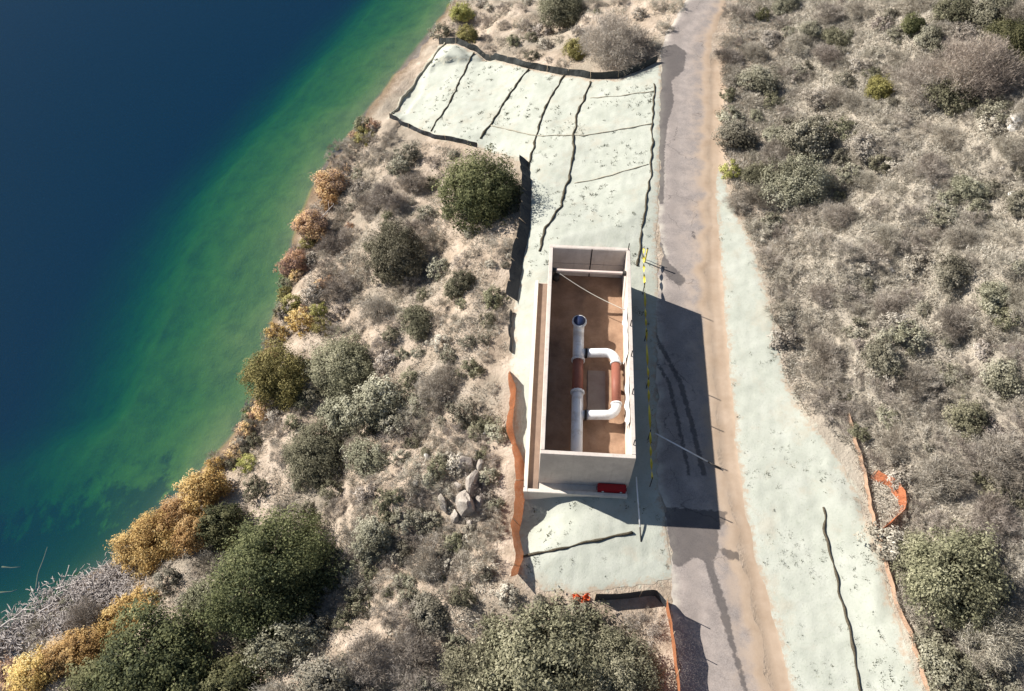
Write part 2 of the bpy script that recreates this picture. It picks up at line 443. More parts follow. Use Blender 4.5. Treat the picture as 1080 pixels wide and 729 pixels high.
def tube(name, pts, rad, mat, parent=None, sides=8, origin=None):
    pts = np.asarray(pts, float)
    if origin is not None: pts = pts - np.asarray(origin)
    V, F = tube_arrays(pts, rad, sides)
    ob = link(name, mesh_py(name, V, F, mat), parent)
    if origin is not None and parent is None: ob.location = origin
    return ob

# ------------------------------------------------------------------ materials for made things
def concrete(name, a, b, stain):
    m = NT(name)
    f = m.noise(1.4, 6, .65); f2 = m.noise(9, 5, .6)
    c = m.mix(m.step(f, .3, .7), a, b)
    c = m.mix(m.math('MULTIPLY', m.step(f2, .5, .8), .35), c, stain)
    mp = m.n('ShaderNodeMapping'); mp.inputs['Scale'].default_value = (3.5, 3.5, .35); m.l(m.coord(), mp.inputs[0])
    c = m.mix(m.math('MULTIPLY', m.step(m.noise(1.5, 5, .6, mp.outputs[0]), .52, .75), .35), c, stain)
    m.base(c); m.rough(.88); m.bump(f2, .25, .02)
    return m.m
M_conc = concrete('wall_concrete', (.50, .44, .395), (.60, .535, .48), (.33, .26, .215))
M_conc2 = concrete('footing_concrete', (.58, .53, .47), (.68, .63, .56), (.42, .36, .30))
m = NT('dirt_floor')
f = m.noise(1.0, 6, .65); f2 = m.noise(6, 6, .7)
c = m.ramp(f, [(.3, (.22, .135, .088)), (.5, (.31, .195, .128)), (.72, (.40, .26, .175))])
c = m.mix(m.math('MULTIPLY', m.step(f2, .5, .75), .4), c, (.20, .12, .08))
m.base(c); m.rough(.95); m.bump(f2, .5, .04)
M_floor = m.m
M_joint = mat_plain('joint_filler', (.045, .035, .035), .9)
m = NT('white_painted_steel')
c = m.mix(m.step(m.noise(2.2, 6, .65, m.coord()), .45, .75), (.70, .71, .72), (.52, .49, .45))
c = m.mix(m.math('MULTIPLY', m.step(m.noise(9, 6, .7, m.coord()), .58, .72), .5), c, (.36, .30, .25))
m.base(c); m.rough(.5); M_white = m.m
M_red = mat_plain('red_primer_steel', (.27, .098, .066), .6, .3, 5)
M_black = mat_plain('black_rubber', (.012, .012, .014), .55)
M_blue = mat_plain('dark_blue_flange', (.012, .022, .065), .5)
M_galv = mat_plain('galvanised_steel', (.55, .56, .57), .45, .2, 8)
M_yellow = mat_plain('yellow_barricade_tape', (.62, .50, .05), .5, .15, 9)
M_dark = mat_plain('dark_steel', (.05, .045, .04), .6)
M_chest = mat_plain('red_chest_paint', (.36, .013, .018), .5, .2, 4)
M_wood = mat_plain('weathered_stake_wood', (.42, .33, .23), .85, .35, 12)
M_rope = mat_plain('pale_rope', (.62, .58, .50), .9, .2, 14)

# ------------------------------------------------------------------ concrete vault
ORI = np.array([1.34, 17.66]); AX = math.radians(-3.45)     # front left corner, long axis turned a little clockwise
W, LEN, TOP, FLOOR, TW = 4.52, 13.15, 3.3, .88, .20
vault = thing('concrete_vault', (ORI[0], ORI[1], 0), 'open-topped rectangular concrete vault with brown floor between road and lake bank', 'vault', rz=AX)
def vloc(u, v, zz):                                         # pixel at height zz -> vault coordinates
    p = at(u, v, zz)[:2] - ORI
    q = rot2(-AX) @ p
    return np.array([q[0], q[1], zz])
BASE = -1.3
box('side_wall', (0, TW + .003, BASE), (TW, LEN - TW - .003, TOP), M_conc, vault)
box('side_wall', (W - TW, TW + .003, BASE), (W, LEN - TW - .003, TOP), M_conc, vault)
box('front_wall', (0, 0, BASE), (W, TW, TOP - .012), M_conc, vault)
bw = box('back_wall', (0, LEN - TW, BASE), (W, LEN, TOP - .01), M_conc, vault)
xm = W * .53
for xa, xb in ((TW + .01, xm - .03), (xm + .03, W - TW - .01)):
    for za, zb in ((FLOOR + .02, 1.98), (2.01, TOP - .03)):
        box('wall_panel', (xa, LEN - TW - .035, za), (xb, LEN - TW + .01, zb), M_conc, bw, .008)
box('joint_strip', (xm - .026, LEN - TW - .06, FLOOR + .02), (xm + .026, LEN - TW - .002, TOP - .04), M_joint, bw, .004)
# floor with soft unevenness
xs = np.linspace(TW - .02, W - TW + .02, 34); ys = np.linspace(TW - .02, LEN - TW + .02, 90)
X, Y = np.meshgrid(xs, ys); Zf = FLOOR + wav(X, Y, 1.7, 51) * .03 + wav(X, Y, .5, 52) * .012
i = np.arange(X.size).reshape(X.shape)
link('floor', mesh_np('floor', np.c_[X.ravel(), Y.ravel(), Zf.ravel()], np.stack([i[:-1, :-1], i[:-1, 1:], i[1:, 1:], i[1:, :-1]], -1).reshape(-1, 4), M_floor, None, True), vault)
ft = box('footing', (-.72, -.62, BASE), (W * .99, LEN * .985, .06), M_conc2, vault, .02)
box('curb', (-.74, -.64, .058), (-.53, LEN * .985, .30), M_conc2, ft, .02)
box('curb', (-.528, -.64, .058), (W * .985, -.45, .30), M_conc2, ft, .02)
dirt = mat_plain('packed_brown_dirt', (.26, .185, .14), .95, .4, 3)
box('channel_fill', (-.526, -.446, .05), (-.004, LEN * .98, .10), dirt, ft, .01)
for (u, v) in ((748, 323), (757, 422), (757, 455), (760, 496), (762, 551)):
    hh = TOP + .5
    sp = at(u, v, 0.03)[:2] + np.array([SUN.x, SUN.y]) / SUN.z * hh
    q = rot2(-AX) @ (sp - ORI)
    yq = min(max(q[1], .12), LEN - .12)
    tube('railing_post', [(W - TW / 2, yq, TOP - .05), (W - TW / 2, yq, hh)], .028, M_dark, vault, 8)
# small pieces left on the wall tops
# ------------------------------------------------------------------ pipework in the vault
zp = FLOOR + .55
pipe = thing('pipe_assembly', (ORI[0], ORI[1], 0), 'white and rust-red pipe with D-shaped bypass loop inside the vault', 'pipe', rz=AX)
PR = .30
xmn = vloc(609, 420, zp)[0]
def py(v): return vloc(609, v, zp)[1]
y_ris, y_t1, y_r1, y_r2, y_t2 = py(349), py(372), py(380), py(414), py(437)
def vp(name, pts, r, mat, sides=24, parent=None):
    return tube(name, pts, r, mat, parent or pipe, sides)
vp('main_pipe', [(xmn, TW + .02, zp), (xmn, y_r2, zp)], PR, M_white)
vp('tee', [(xmn, y_t2 - .02, zp), (xmn + PR + .08, y_t2 - .02, zp)], .235, M_white)
vp('red_section', [(xmn, y_r2 + .004, zp), (xmn, y_r1 - .004, zp)], PR * .97, M_red)
vp('upper_pipe', [(xmn, y_r1, zp), (xmn, y_ris - .25, zp)], PR, M_white)
vp('tee', [(xmn, y_t1, zp), (xmn + PR + .08, y_t1, zp)], .235, M_white)
for yy in (y_r1, y_r2):
    fr_ = vp('flange_ring', [(xmn, yy - .05, zp), (xmn, yy + .05, zp)], PR + .07, M_white)
    for k in range(12):
        aa = 2 * math.pi * k / 12; bx_, bz_ = xmn + (PR + .035) * math.cos(aa), zp + (PR + .035) * math.sin(aa)
        vp('bolt', [(bx_, yy - .085, bz_), (bx_, yy + .085, bz_)], .022, M_galv, 6, fr_)
a = np.linspace(0, math.pi / 2, 12)
vp('riser_elbow', [(xmn, y_ris - .25 + .42 * math.sin(q), zp + .42 * (1 - math.cos(q))) for q in a] + [(xmn, y_ris + .17, zp + .62)], PR, M_white)
fl = vp('riser_flange', [(xmn, y_ris + .17, zp + .60), (xmn, y_ris + .17, zp + .70)], PR + .10, M_white, 28)
vp('blind_plate', [(xmn, y_ris + .17, zp + .702), (xmn, y_ris + .17, zp + .76)], PR + .02, M_blue, 28, fl)
for k in range(10):
    aa = 2 * math.pi * k / 10
    cx, cy = xmn + (PR + .06) * math.cos(aa), y_ris + .17 + (PR + .06) * math.sin(aa)
    vp('bolt', [(cx, cy, zp + .69), (cx, cy, zp + .735)], .025, M_galv, 6, fl)
xb = vloc(650, 400, zp + .25)[0]; rb = .25; zb = zp + .12
xs0 = xmn + PR + .09
for y_, sgn in ((y_t1, -1), (y_t2 - .02, 1)):
    r_e = .55
    pts = [(xs0 + .10, y_, zp)] + [(xs0 + .25, y_, zp + .02)] + [(xb - r_e + r_e * math.sin(q), y_ + sgn * r_e * (1 - math.cos(q)), zb) for q in a] + [(xb, y_ + sgn * (r_e + .12), zb)]
    vp('bypass_elbow', pts, rb, M_white)
    vp('coupling', [(xs0 - .02, y_, zp), (xs0 + .10, y_, zp)], rb + .035, M_black)
ya, yb_ = y_t1 - .67, y_t2 - .02 + .67
vp('bypass_red_section', [(xb, ya - .004, zb), (xb, yb_ + .004, zb)], rb * .97, M_red)
for yy in (ya, yb_): vp('flange_ring', [(xb, yy - .04, zb), (xb, yy + .04, zb)], rb + .05, M_white)
for px_, yy in ((xmn, y_r2 - .9), (xmn, y_t1 + .05), (xb, (ya + yb_) / 2), (xmn, (y_r1 + y_r2) / 2)):
    box('pipe_saddle', (px_ - .17, yy - .09, FLOOR - .05), (px_ + .17, yy + .09, zp - PR * .8), M_conc2, pipe, .015)
# concrete block under the loop
link_pad = box('thrust_pad', (xmn + .55, yb_ - .2, FLOOR - .05), (xb - .5, ya - .1, FLOOR + .05), concrete('pad_concrete', (.30, .23, .185), (.35, .28, .225), (.24, .165, .12)), pipe, .02)

# loose things in and about the vault
def vw(q):                                                # vault coordinates -> world
    p = rot2(AX) @ np.asarray(q[:2]) + ORI
    return np.array([p[0], p[1], q[2]])
zb_ = 3.02
yb2 = vloc(630, 287, zb_)[1]
beam = thing('spreader_beam', vw((W / 2, yb2, zb_)), 'pale pinkish spreader beam spanning the vault near its back wall', 'beam', rz=AX)
box('timber', (-(W / 2 - TW - .006), -.07, -.07), (W / 2 - TW - .006, .07, .07), mat_plain('pale_pink_timber', (.66, .54, .48), .8, .2, 5), beam, .01)
for s_ in (-1, 1): box('bracket', (s_ * (W / 2 - TW - .12) - .1, -.10, -.13), (s_ * (W / 2 - TW - .12) + .1, .10, .10), M_dark, beam, .01)
pump = thing('sump_pump', vw((TW + .28, LEN - TW - .35, FLOOR)), 'small dark sump pump in the back left corner of the vault', 'pump', rz=AX)
tube('housing', [(0, 0, -.02), (0, 0, .10), (0, 0, .38), (0, 0, .45)], [.17, .19, .19, .10], M_dark, pump, 14)
tube('handle', [(-.1, 0, .42), (-.1, 0, .56), (.1, 0, .56), (.1, 0, .42)], .02, M_dark, pump, 6)
p0, p1 = vw((TW + .25, yb2 - .09, zb_)), vw((W - TW - .01, vloc(655, 327, 2.3)[1], 2.3))
rp = [p0 + (p1 - p0) * q_ + np.array([0, 0, -.22 * math.sin(math.pi * q_)]) for q_ in np.linspace(0, 1, 16)]
tag(tube('rope', rp, .020, M_rope, None, 6, p1), 'thin pale rope slanting across the vault from the left end of the spreader beam', 'rope')

M_sheet = mat_plain('white_plastic_sheet', (.74, .72, .68), .6, .12, 6)
def hung_sheet(va, vb, label):
    ya_, yb_s = vloc(662, va, 2.6)[1], vloc(664, vb, 2.6)[1]
    n1, n2 = 26, 12
    yy, tt_ = np.meshgrid(np.linspace(ya_, yb_s, n1), np.linspace(0, 1, n2))
    drop = 1.05 + .22 * np.sin(yy * 2.3) + .12 * np.sin(yy * 5.1)
    xx = W - TW - .03 - .05 * (1 + np.sin(yy * 7 + tt_ * 2)) * (.3 + tt_)
    zz = TOP - .06 - tt_ * drop
    o_ = vw((W - TW, (ya_ + yb_s) / 2, TOP - .1))
    wl = np.array([vw(q) for q in np.c_[xx.ravel(), yy.ravel(), zz.ravel()]]) - o_
    i_ = np.arange(n1 * n2).reshape(n2, n1)
    ob = link('plastic_sheet', mesh_np('plastic_sheet', wl, np.stack([i_[:-1, :-1], i_[:-1, 1:], i_[1:, 1:], i_[1:, :-1]], -1).reshape(-1, 4), M_sheet, None, True))
    ob.location = o_; tag(ob, label, 'sheet')
hung_sheet(330, 378, 'white plastic sheet hung on the vault right inner wall toward the back')
hung_sheet(402, 452, 'white plastic sheet hung on the vault right inner wall toward the front')

ch = thing('tool_chest', (*at(650, 511, .06)[:2], .06), 'dark red metal tool chest standing against the vault front wall', 'chest', rz=AX)
cw, cd, chh = 1.4, .40, .42
ch.location = vw((W - .15 - cw / 2, -.225, .062))
box('body', (-cw / 2, -cd / 2, 0), (cw / 2, cd / 2, chh * .72), M_chest, ch, .03)
box('lid', (-cw / 2 - .015, -cd / 2 - .004, chh * .72 + .008), (cw / 2 + .015, cd / 2, chh), M_chest, ch, .04)
for xx in (-.45, .45): box('latch', (xx - .05, -cd / 2 - .03, chh * .6), (xx + .05, -cd / 2 + .01, chh * .82), M_galv, ch, .005)
for s in (-1, 1): tube('handle', [(s * cw / 2, -.1, .2), (s * (cw / 2 + .05), -.08, .2), (s * (cw / 2 + .05), .08, .2), (s * cw / 2, .1, .2)], .014, M_dark, ch, 6)

# pole from the front corner down onto the slope
pa, pb = np.array([*at(671, 503, .75)[:2], .75]), ground(676, 572) + [0, 0, .05]
pole = thing('survey_pole', pb, 'long pole, white above and dark at its foot, leaning at the vault front right corner', 'pole')
mid_ = pb + (pa - pb) * .22
tube('upper_section', [mid_ - pb, pa - pb], .035, M_white, pole, 8)
tube('foot_section', [(0, 0, 0), (mid_ - pb) * .995], .037, M_dark, pole, 8)
pa, pb = np.array([*at(691, 457, 1.0)[:2], 1.0]), ground(760, 495) + [0, 0, .06]
pole = thing('prop_pole', pb, 'white prop pole with dark foot slanting over the shaded road to the yellow tape', 'pole')
mid_ = pb + (pa - pb) * .2
tube('upper_section', [mid_ - pb, pa - pb], .038, M_white, pole, 8)
tube('foot_section', [(0, 0, 0), (mid_ - pb) * .995], .04, M_dark, pole, 8)

# yellow barricade tape on thin posts beside the vault
tape_px = [(679, 262), (680, 300), (682, 350), (684, 400), (686, 455), (688, 505)]
tp = [at(u, v, .95) for u, v in tape_px]
barr = thing('barricade_tape', (*tp[2][:2], 0), 'twisted yellow barricade tape strung on thin posts between vault and road', 'barrier')
o3 = np.array([tp[2][0], tp[2][1], 0])
for p in tp:
    zt = hz(p[0], p[1])[0]
    tube('post', [np.array([p[0], p[1], zt - .2]) - o3, np.array([p[0], p[1], 1.12]) - o3], .025, M_dark, barr, 6)
L = resample(np.array(tp), .06)
V, F = [], []
ang = 0
for k, p in enumerate(L):
    s = np.interp(k, [0, len(L) - 1], [0, 1]); ang += .19 + .10 * math.sin(k * .09)
    sag = -.12 * abs(math.sin(math.pi * s * 5))
    wv = np.array([math.cos(ang), 0, math.sin(ang)]) * .065
    V += [p - o3 + [0, 0, sag] - wv, p - o3 + [0, 0, sag] + wv]
    if k: F.append((2 * k - 2, 2 * k - 1, 2 * k + 1, 2 * k))
link('tape', mesh_py('tape', V, F, M_yellow), barr)
# end post with yellow sleeve by the back corner
ep = ground(680, 277)
e = thing('marker_post', ep, 'short yellow marker post by the back right corner of the vault', 'post')
tube('post', [(0, 0, -.2), (0, 0, 1.25)], .045, M_yellow, e, 8)
tube('cap', [(0, 0, 1.252), (0, 0, 1.31)], .05, M_dark, e, 8)

# ------------------------------------------------------------------ fibre rolls and lines on the hydroseed
m = NT('dark_straw_roll')
c = m.ramp(m.noise(16, 5, .7), [(.3, (.035, .030, .022)), (.55, (.095, .080, .055)), (.8, (.19, .16, .115))])
m.base(c); m.rough(.95); m.bump(m.noise(40, 3), .6, .03); M_roll = m.m
m = NT('pale_straw_roll')
c = m.ramp(m.noise(16, 5, .7), [(.3, (.22, .20, .15)), (.55, (.38, .35, .28)), (.8, (.50, .47, .39))])
m.base(c); m.rough(.95); M_roll2 = m.m
def roll(px, r, mat, label, name='fiber_roll', group=None, wob=.07):
    g = resample(np.array([ground(u, v) for u, v in px]), .22)
    s = np.arange(len(g)) + 100 * r + px[0][0]
    g[:, 0] += wav(s * .22, s * 0, 1.7, 61) * wob; g[:, 1] += wav(s * .22, s * 0, 1.9, 62) * wob * .5
    g[:, 2] = hz(g[:, 0], g[:, 1]) + .045 + r * .62
    rr = r * (1 + .42 * wav(s * .22, s * 0, .9, 63))
    ob = tube(name, g, rr, mat, None, 8, g[len(g) // 2])
    tag(ob, label, 'fiber roll', group)
roll([(469, 47), (448, 73), (430, 98), (413, 121)], .10, M_roll2, 'pale fiber roll along the lakeward end of the hydroseeded slope')
roll([(499, 57), (482, 92), (472, 113), (454, 139)], .055, M_roll, 'dark fiber roll second from the lake on the hydroseeded slope')
roll([(557, 74), (545, 90), (534, 105), (520, 128), (507, 147)], .068, M_roll, 'dark fiber roll third from the lake, in mid-slope on the hydroseed')
roll([(595, 80), (575, 113), (563, 153), (557, 178)], .062, M_roll, 'dark fiber roll ending beside the round green bush')
roll([(623, 87), (608, 122), (604, 160), (603, 174), (597, 197), (591, 219), (575, 241), (569, 266)], .068, M_roll, 'longest dark fiber roll winding down to the vault back corner')
roll([(690, 89), (688, 131), (686, 189), (680, 219), (676, 248), (673, 282)], .055, M_roll, 'thin dark fiber roll along the road edge of the hydroseeded slope')
roll([(518, 133), (567, 144), (616, 144), (688, 131)], .04, M_roll2, 'thin cord crossing the middle of the hydroseeded slope', 'cord')
roll([(622, 104), (655, 102), (690, 97)], .035, M_roll2, 'short thin cord near the top of the hydroseeded slope', 'cord')
roll([(606, 194), (645, 185), (684, 174)], .04, M_roll2, 'thin cord across the hydroseeded slope just above the vault', 'cord')
roll([(549, 588), (580, 582), (612, 574), (666, 562)], .06, M_roll, 'dark fiber roll across the hydroseed patch in front of the vault')
roll([(867, 535), (872, 570), (884, 620), (897, 675), (908, 729), (918, 775)], .055, M_roll, 'dark fiber roll running along the right hydroseeded verge')

# ------------------------------------------------------------------ fences
def cloth(name, col, rough, holes, trans=.3):
    m = NT(name)
    c = m.mix(m.noise(2.5, 5, .6, m.coord()), tuple(x * .7 for x in col), col)
    m.base(c); m.rough(rough); m.bump(m.noise(3.5, 4, .6), .9, .12)
    tr = m.n('ShaderNodeBsdfTranslucent'); m.l(c, tr.inputs['Color'])
    mx = m.n('ShaderNodeMixShader'); mx.inputs[0].default_value = trans
    m.l(m.b.outputs[0], mx.inputs[1]); m.l(tr.outputs[0], mx.inputs[2])
    last = mx.outputs[0]
    if holes:
        vo = m.n('ShaderNodeTexVoronoi'); vo.inputs['Scale'].default_value = 34; m.l(m.coord(), vo.inputs['Vector'])
        tp_ = m.n('ShaderNodeBsdfTransparent'); m2 = m.n('ShaderNodeMixShader')
        m.l(m.step(vo.outputs['Distance'], holes + .04, holes - .04), m2.inputs[0]); m.l(last, m2.inputs[1]); m.l(tp_.outputs[0], m2.inputs[2])
        last = m2.outputs[0]
    m.l(last, m.out.inputs['Surface'])
    return m.m
M_orange = cloth('orange_mesh_fence', (.52, .205, .095), .75, .22)
M_loop = cloth('bright_orange_fence', (.72, .25, .12), .6, .27)
M_faded = cloth('faded_orange_fence', (.60, .40, .28), .85, .2)
M_silt = cloth('black_silt_fabric', (.042, .047, .055), .7, 0, .1)
M_silt2 = cloth('grey_silt_fabric', (.055, .06, .06), .8, 0, .1)
def fence(name, base, label, cat, mat, h=.8, lean=(0, 0), top=None, every=2.2, wob=.12, post_mat=None, post_up=.05, grp=None):
    n = 0
    B = resample(np.array([ground(u, v)[:2] for u, v in base]), .25)
    n = len(B)
    if top is not None:                                   # the leaning top edge, seen at its own height
        zt = float(np.mean([ground(u, v)[2] for u, v in base])) + h
        T = np.array([at(u, v, hz(*ground(*bb)[:2])[0] + h)[:2] for (u, v), bb in zip(top, base)])
        L_ = np.r_[0, np.cumsum(np.linalg.norm(np.diff(np.array([ground(u, v)[:2] for u, v in base]), axis=0), axis=1))]
        s = np.linspace(0, L_[-1], n)
        T = np.stack([np.interp(s, L_, T[:, k]) for k in range(2)], 1)
    else:
        T = B + np.array(lean)
    k = np.arange(n) * .25
    zb = hz(B[:, 0], B[:, 1]) - .06
    root = thing(name, (*B[n // 2], zb[n // 2]), label, cat, grp)
    o_ = np.array([*B[n // 2], zb[n // 2]])
    w1 = wav(k, 0 * k, 1.6, 71) * wob + wav(k, 0 * k, .7, 73) * wob * .5; w2 = wav(k, 0 * k, 2.3, 72) * wob
    rows = 5; V = []
    hh = h * (1 - .10 * np.abs(np.sin(k / every * math.pi)))
    for r in range(rows):
        f = r / (rows - 1)
        bl = math.sin(f * math.pi) * .8 + f * .5
        XY = B * (1 - f) + T * f
        V.append(np.c_[XY[:, 0] + w1 * bl, XY[:, 1] + w2 * bl * .6, zb + .06 * f + hh * f])
    V = np.concatenate(V) - o_
    i = np.arange(rows * n).reshape(rows, n)
    F = np.stack([i[:-1, :-1], i[:-1, 1:], i[1:, 1:], i[1:, :-1]], -1).reshape(-1, 4)
    link('fabric', mesh_np('fabric', V, F, mat, None, True), root)
    for j in range(0, n, max(1, int(every / .25))):
        b = np.array([B[j, 0], B[j, 1], zb[j] - .2]) - o_; tt = np.array([T[j, 0] + w1[j] * .5, T[j, 1] + w2[j] * .3, zb[j] + h + post_up]) - o_
        d = (tt - b) / np.linalg.norm(tt - b)
        tube('stake', [b, tt], .022, post_mat or M_wood, root, 5)
    return root
fence('silt_fence', [(463, 47), (505, 57), (560, 73), (600, 80), (625, 84), (650, 83), (672, 76), (692, 66)], 'long black silt fence along the far edge of the hydroseeded slope', 'fence', M_silt2, .6, (0, .10))
fence('silt_fence', [(411, 125), (432, 136), (460, 147), (503, 156)], 'low dark silt fence along the near edge of hydroseed toward the lake', 'fence', M_silt, .45, (0, .05))
fence('silt_fence', [(559, 172), (562, 200), (561, 240), (552, 280), (547, 318)], 'sagging black silt fence between the round green bush and the vault', 'fence', M_silt, .65, (-.75, .1), every=1.8)
fence('silt_fence', [(541, 330), (539, 350), (540, 372)], 'short torn end of black silt fence left of the vault', 'fence', M_silt, .35, (-.15, 0))
fence('silt_fence', [(627, 634), (660, 632), (690, 628), (704, 642)], 'black silt fence at the foot of the hydroseed patch before the vault', 'fence', M_silt, .78, (0, .05))
fence('safety_fence', [(538, 391), (545, 408), (541, 445), (544, 465), (554, 487), (556, 515), (549, 563), (553, 586), (546, 605)], 'slumped orange mesh safety fence along the slope left of the vault', 'fence', M_orange, .95, 
      top=[(536, 394), (538, 420), (534, 446), (540, 470), (544, 493), (544, 515), (540, 551), (543, 585), (538, 608)], every=2.4, wob=.11)
fence('safety_fence', [(702, 640), (707, 665), (711, 700), (716, 735), (722, 790)], 'orange mesh safety fence standing along the left road edge, casting jagged shade', 'fence', M_orange, 1.25, (-.1, 0), every=1.7, wob=.05, post_up=.35)
fence('safety_fence', [(893, 440), (904, 480), (915, 520), (922, 560), (931, 590), (946, 640), (962, 685), (977, 729), (995, 780)], 'orange mesh safety fence along the outer edge of the right verge', 'fence', M_faded, .38, (.03, .0), wob=.10)
fence('safety_fence', [(917, 505), (934, 512), (948, 528), (944, 546), (926, 562)], 'loose loop of orange mesh fence bulging from the right verge', 'fence', M_loop, .75, (.16, .08), every=1.3, wob=.16)
# crumpled end of orange mesh
g0 = ground(613, 632)
n = 22
U_, V_ = np.meshgrid(np.linspace(0, 1, n), np.linspace(0, 1, n))
cr = np.c_[(U_.ravel() - .5) * .8, (V_.ravel() - .5) * .35 + .08 * np.sin(U_.ravel() * 9), .12 + .13 * np.sin(U_.ravel() * 14 + V_.ravel() * 5) * np.cos(V_.ravel() * 8)]
i = np.arange(n * n).reshape(n, n)
ob = link('mesh_bundle', mesh_np('mesh_bundle', cr, np.stack([i[:-1, :-1], i[:-1, 1:], i[1:, 1:], i[1:, :-1]], -1).reshape(-1, 4), cloth('orange_mesh_bundle', (.78, .15, .05), .6, 0)))
ob.location = g0; tag(ob, 'crumpled bundle of orange mesh beside the front silt fence', 'mesh')

# ------------------------------------------------------------------ rocks
def rockmat(name, a, b):
    m = NT(name)
    f = m.noise(2.2, 7, .68, m.coord()); f2 = m.noise(11, 5, .7, m.coord())
    c = m.mix(m.step(f, .35, .65), a, b); c = m.mix(m.math('MULTIPLY', m.step(f2, .55, .72), .55), c, (.13, .11, .095))
    m.base(c); m.rough(.92); m.bump(m.math('ADD', f, f2), .7, .08); return m.m
M_rock = rockmat('tan_rock', (.30, .26, .225), (.46, .415, .365))
M_rockw = rockmat('pale_rock', (.50, .47, .43), (.66, .63, .58))
import bmesh
def rock(u, v, rpx, label, mat=M_rock, el=(1, 1, .8), seed=0, rz=0, group=None):
    p = ground(u, v); r = rpx * mpp(p)
    bm = bmesh.new(); bmesh.ops.create_icosphere(bm, subdivisions=3, radius=1)
    rq = random.Random(seed); cuts = []
    for _ in range(13):
        cuts.append((Vector((rq.gauss(0, 1), rq.gauss(0, 1), abs(rq.gauss(0, .9)))).normalized(), rq.uniform(.52, .85)))
    so = Vector((seed * 3.1, seed * 1.7, seed * .9))
    for vv in bm.verts:
        d = vv.co.normalized()
        k = 1 + .38 * mnoise.noise(d * 1.3 + so) + .26 * mnoise.noise(d * 2.6 + so) + .12 * mnoise.noise(d * 6 + so)
        q = d * k
        for ax, lim in cuts:
            dd = q.dot(ax)
            if dd > lim: q -= ax * (dd - lim) * .96
        vv.co = Vector((q.x * r * el[0], q.y * r * el[1], q.z * r * el[2]))
    me = bpy.data.meshes.new('boulder'); bm.to_mesh(me); bm.free(); me.materials.append(mat)
    ob = link('boulder', me); ob.location = (p[0], p[1], p[2] + r * el[2] * .10); ob.rotation_euler = (0, 0, rz)
    tag(ob, label, 'rock', group)
rock(491, 490, 11, 'rounded tan boulder at the top of the rock outcrop', seed=1, el=(1, 1.1, 1.2))
rock(499, 509, 13, 'tall pale boulder in the middle of the rock outcrop', el=(.75, 1.35, 1.5), seed=2, rz=-.3)
rock(492, 532, 14, 'largest cracked tan boulder low in the rock outcrop', el=(.8, 1.4, 1.3), seed=3, rz=.25)
rock(505, 530, 9, 'narrow boulder on the shaded right side of the rock outcrop', el=(.7, 1.4, 1.5), seed=4, rz=.2)
rock(467, 530, 10, 'dark sharp boulder standing left of the rock outcrop', el=(.6, 1.4, 1.4), seed=5, rz=.4)
rock(480, 546, 8, 'small boulder at the lower left foot of the rock outcrop', seed=6, el=(.8, 1.2, 1.2))
rock(507, 490, 7, 'small boulder at the upper right of the rock outcrop', seed=7, el=(.8, 1.2, 1.2))
rock(483, 514, 7, 'wedge-shaped boulder on the left flank of the rock outcrop', seed=18, el=(.7, 1.2, 1.3), rz=.5)
rock(497, 553, 7, 'lowest boulder of the rock outcrop', seed=19, el=(.9, 1.2, 1.0))
rock(512, 507, 6, 'slim boulder nearest the orange fence in the rock outcrop', seed=20, el=(.7, 1.3, 1.2))
for k in range(14):
    rock(494 + rnd.gauss(0, 13), 520 + rnd.gauss(0, 24), rnd.uniform(2, 4.5), 'small broken rock among the boulders of the rock outcrop', M_rock, (1, 1, .9), 80 + k, rnd.uniform(0, 3), 'rubble of the rock outcrop')
rock(450, 482, 5, 'pale upright rock left of the outcrop amid grey brush', M_rockw, (.8, 1.1, 1.2), 8)
rock(512, 457, 4, 'small pale rock on the slope above the outcrop', M_rockw, seed=9)
rock(439, 509, 4, 'whitest small rock on the slope left of the outcrop', M_rockw, seed=10)
rock(446, 508, 2.6, 'tiny white rock right beside the whitest small rock', M_rockw, seed=11)
rock(1074, 128, 13, 'large pale boulder at the right edge below the big mixed thicket', M_rockw, (1.2, .9, .8), 12)
rock(1048, 126, 5, 'small pale rock left of the large pale boulder', M_rockw, seed=13)
rock(504, 243, 4, 'pale rock below the round green bush', M_rockw, seed=14)
rock(1068, 205, 5, 'pale rock on the hillside near the right edge', M_rockw, seed=15)
rock(886, 222, 4, 'elongated pale rock on the mid hillside', M_rockw, (.7, 1.6, .7), 16, .6)
rock(940, 285, 4, 'pale rock on the hillside right of the vault', M_rockw, seed=17)
for k in range(46):
    u, v = (rnd.uniform(900, 1080), rnd.uniform(140, 260)) if k < 24 else (rnd.uniform(770, 900), rnd.uniform(20, 120))
    rock(u, v, rnd.uniform(1.2, 2.6), 'small pale stone scattered on the upper right hillside', M_rockw if rnd.random() < .6 else M_rock, seed=30 + k, group='stones on the right hillside')

# ------------------------------------------------------------------ shrubs
def foliage_mat(name, cols, trans=.22, rough=.75):
    m = NT(name)
    oi = m.n('ShaderNodeObjectInfo')
    tint = m.attr('tint')
    c = m.ramp(tint, list(zip(np.linspace(0, 1, len(cols)), cols)))
    hs = m.n('ShaderNodeHueSaturation'); m.l(c, hs.inputs['Color'])
    m.l(m.math('MULTIPLY_ADD', oi.outputs['Random'], .035, .4825), hs.inputs['Hue'])
    m.l(m.math('MULTIPLY_ADD', oi.outputs['Random'], .5, .78), hs.inputs['Value'])
    hs.inputs['Saturation'].default_value = .95
    c = hs.outputs[0]
    m.base(c); m.rough(rough)
    tr = m.n('ShaderNodeBsdfTranslucent'); m.l(c, tr.inputs['Color'])
    mx = m.n('ShaderNodeMixShader'); mx.inputs[0].default_value = trans
    m.l(m.b.outputs[0], mx.inputs[1]); m.l(tr.outputs[0], mx.inputs[2]); m.l(mx.outputs[0], m.out.inputs['Surface'])
    return m.m
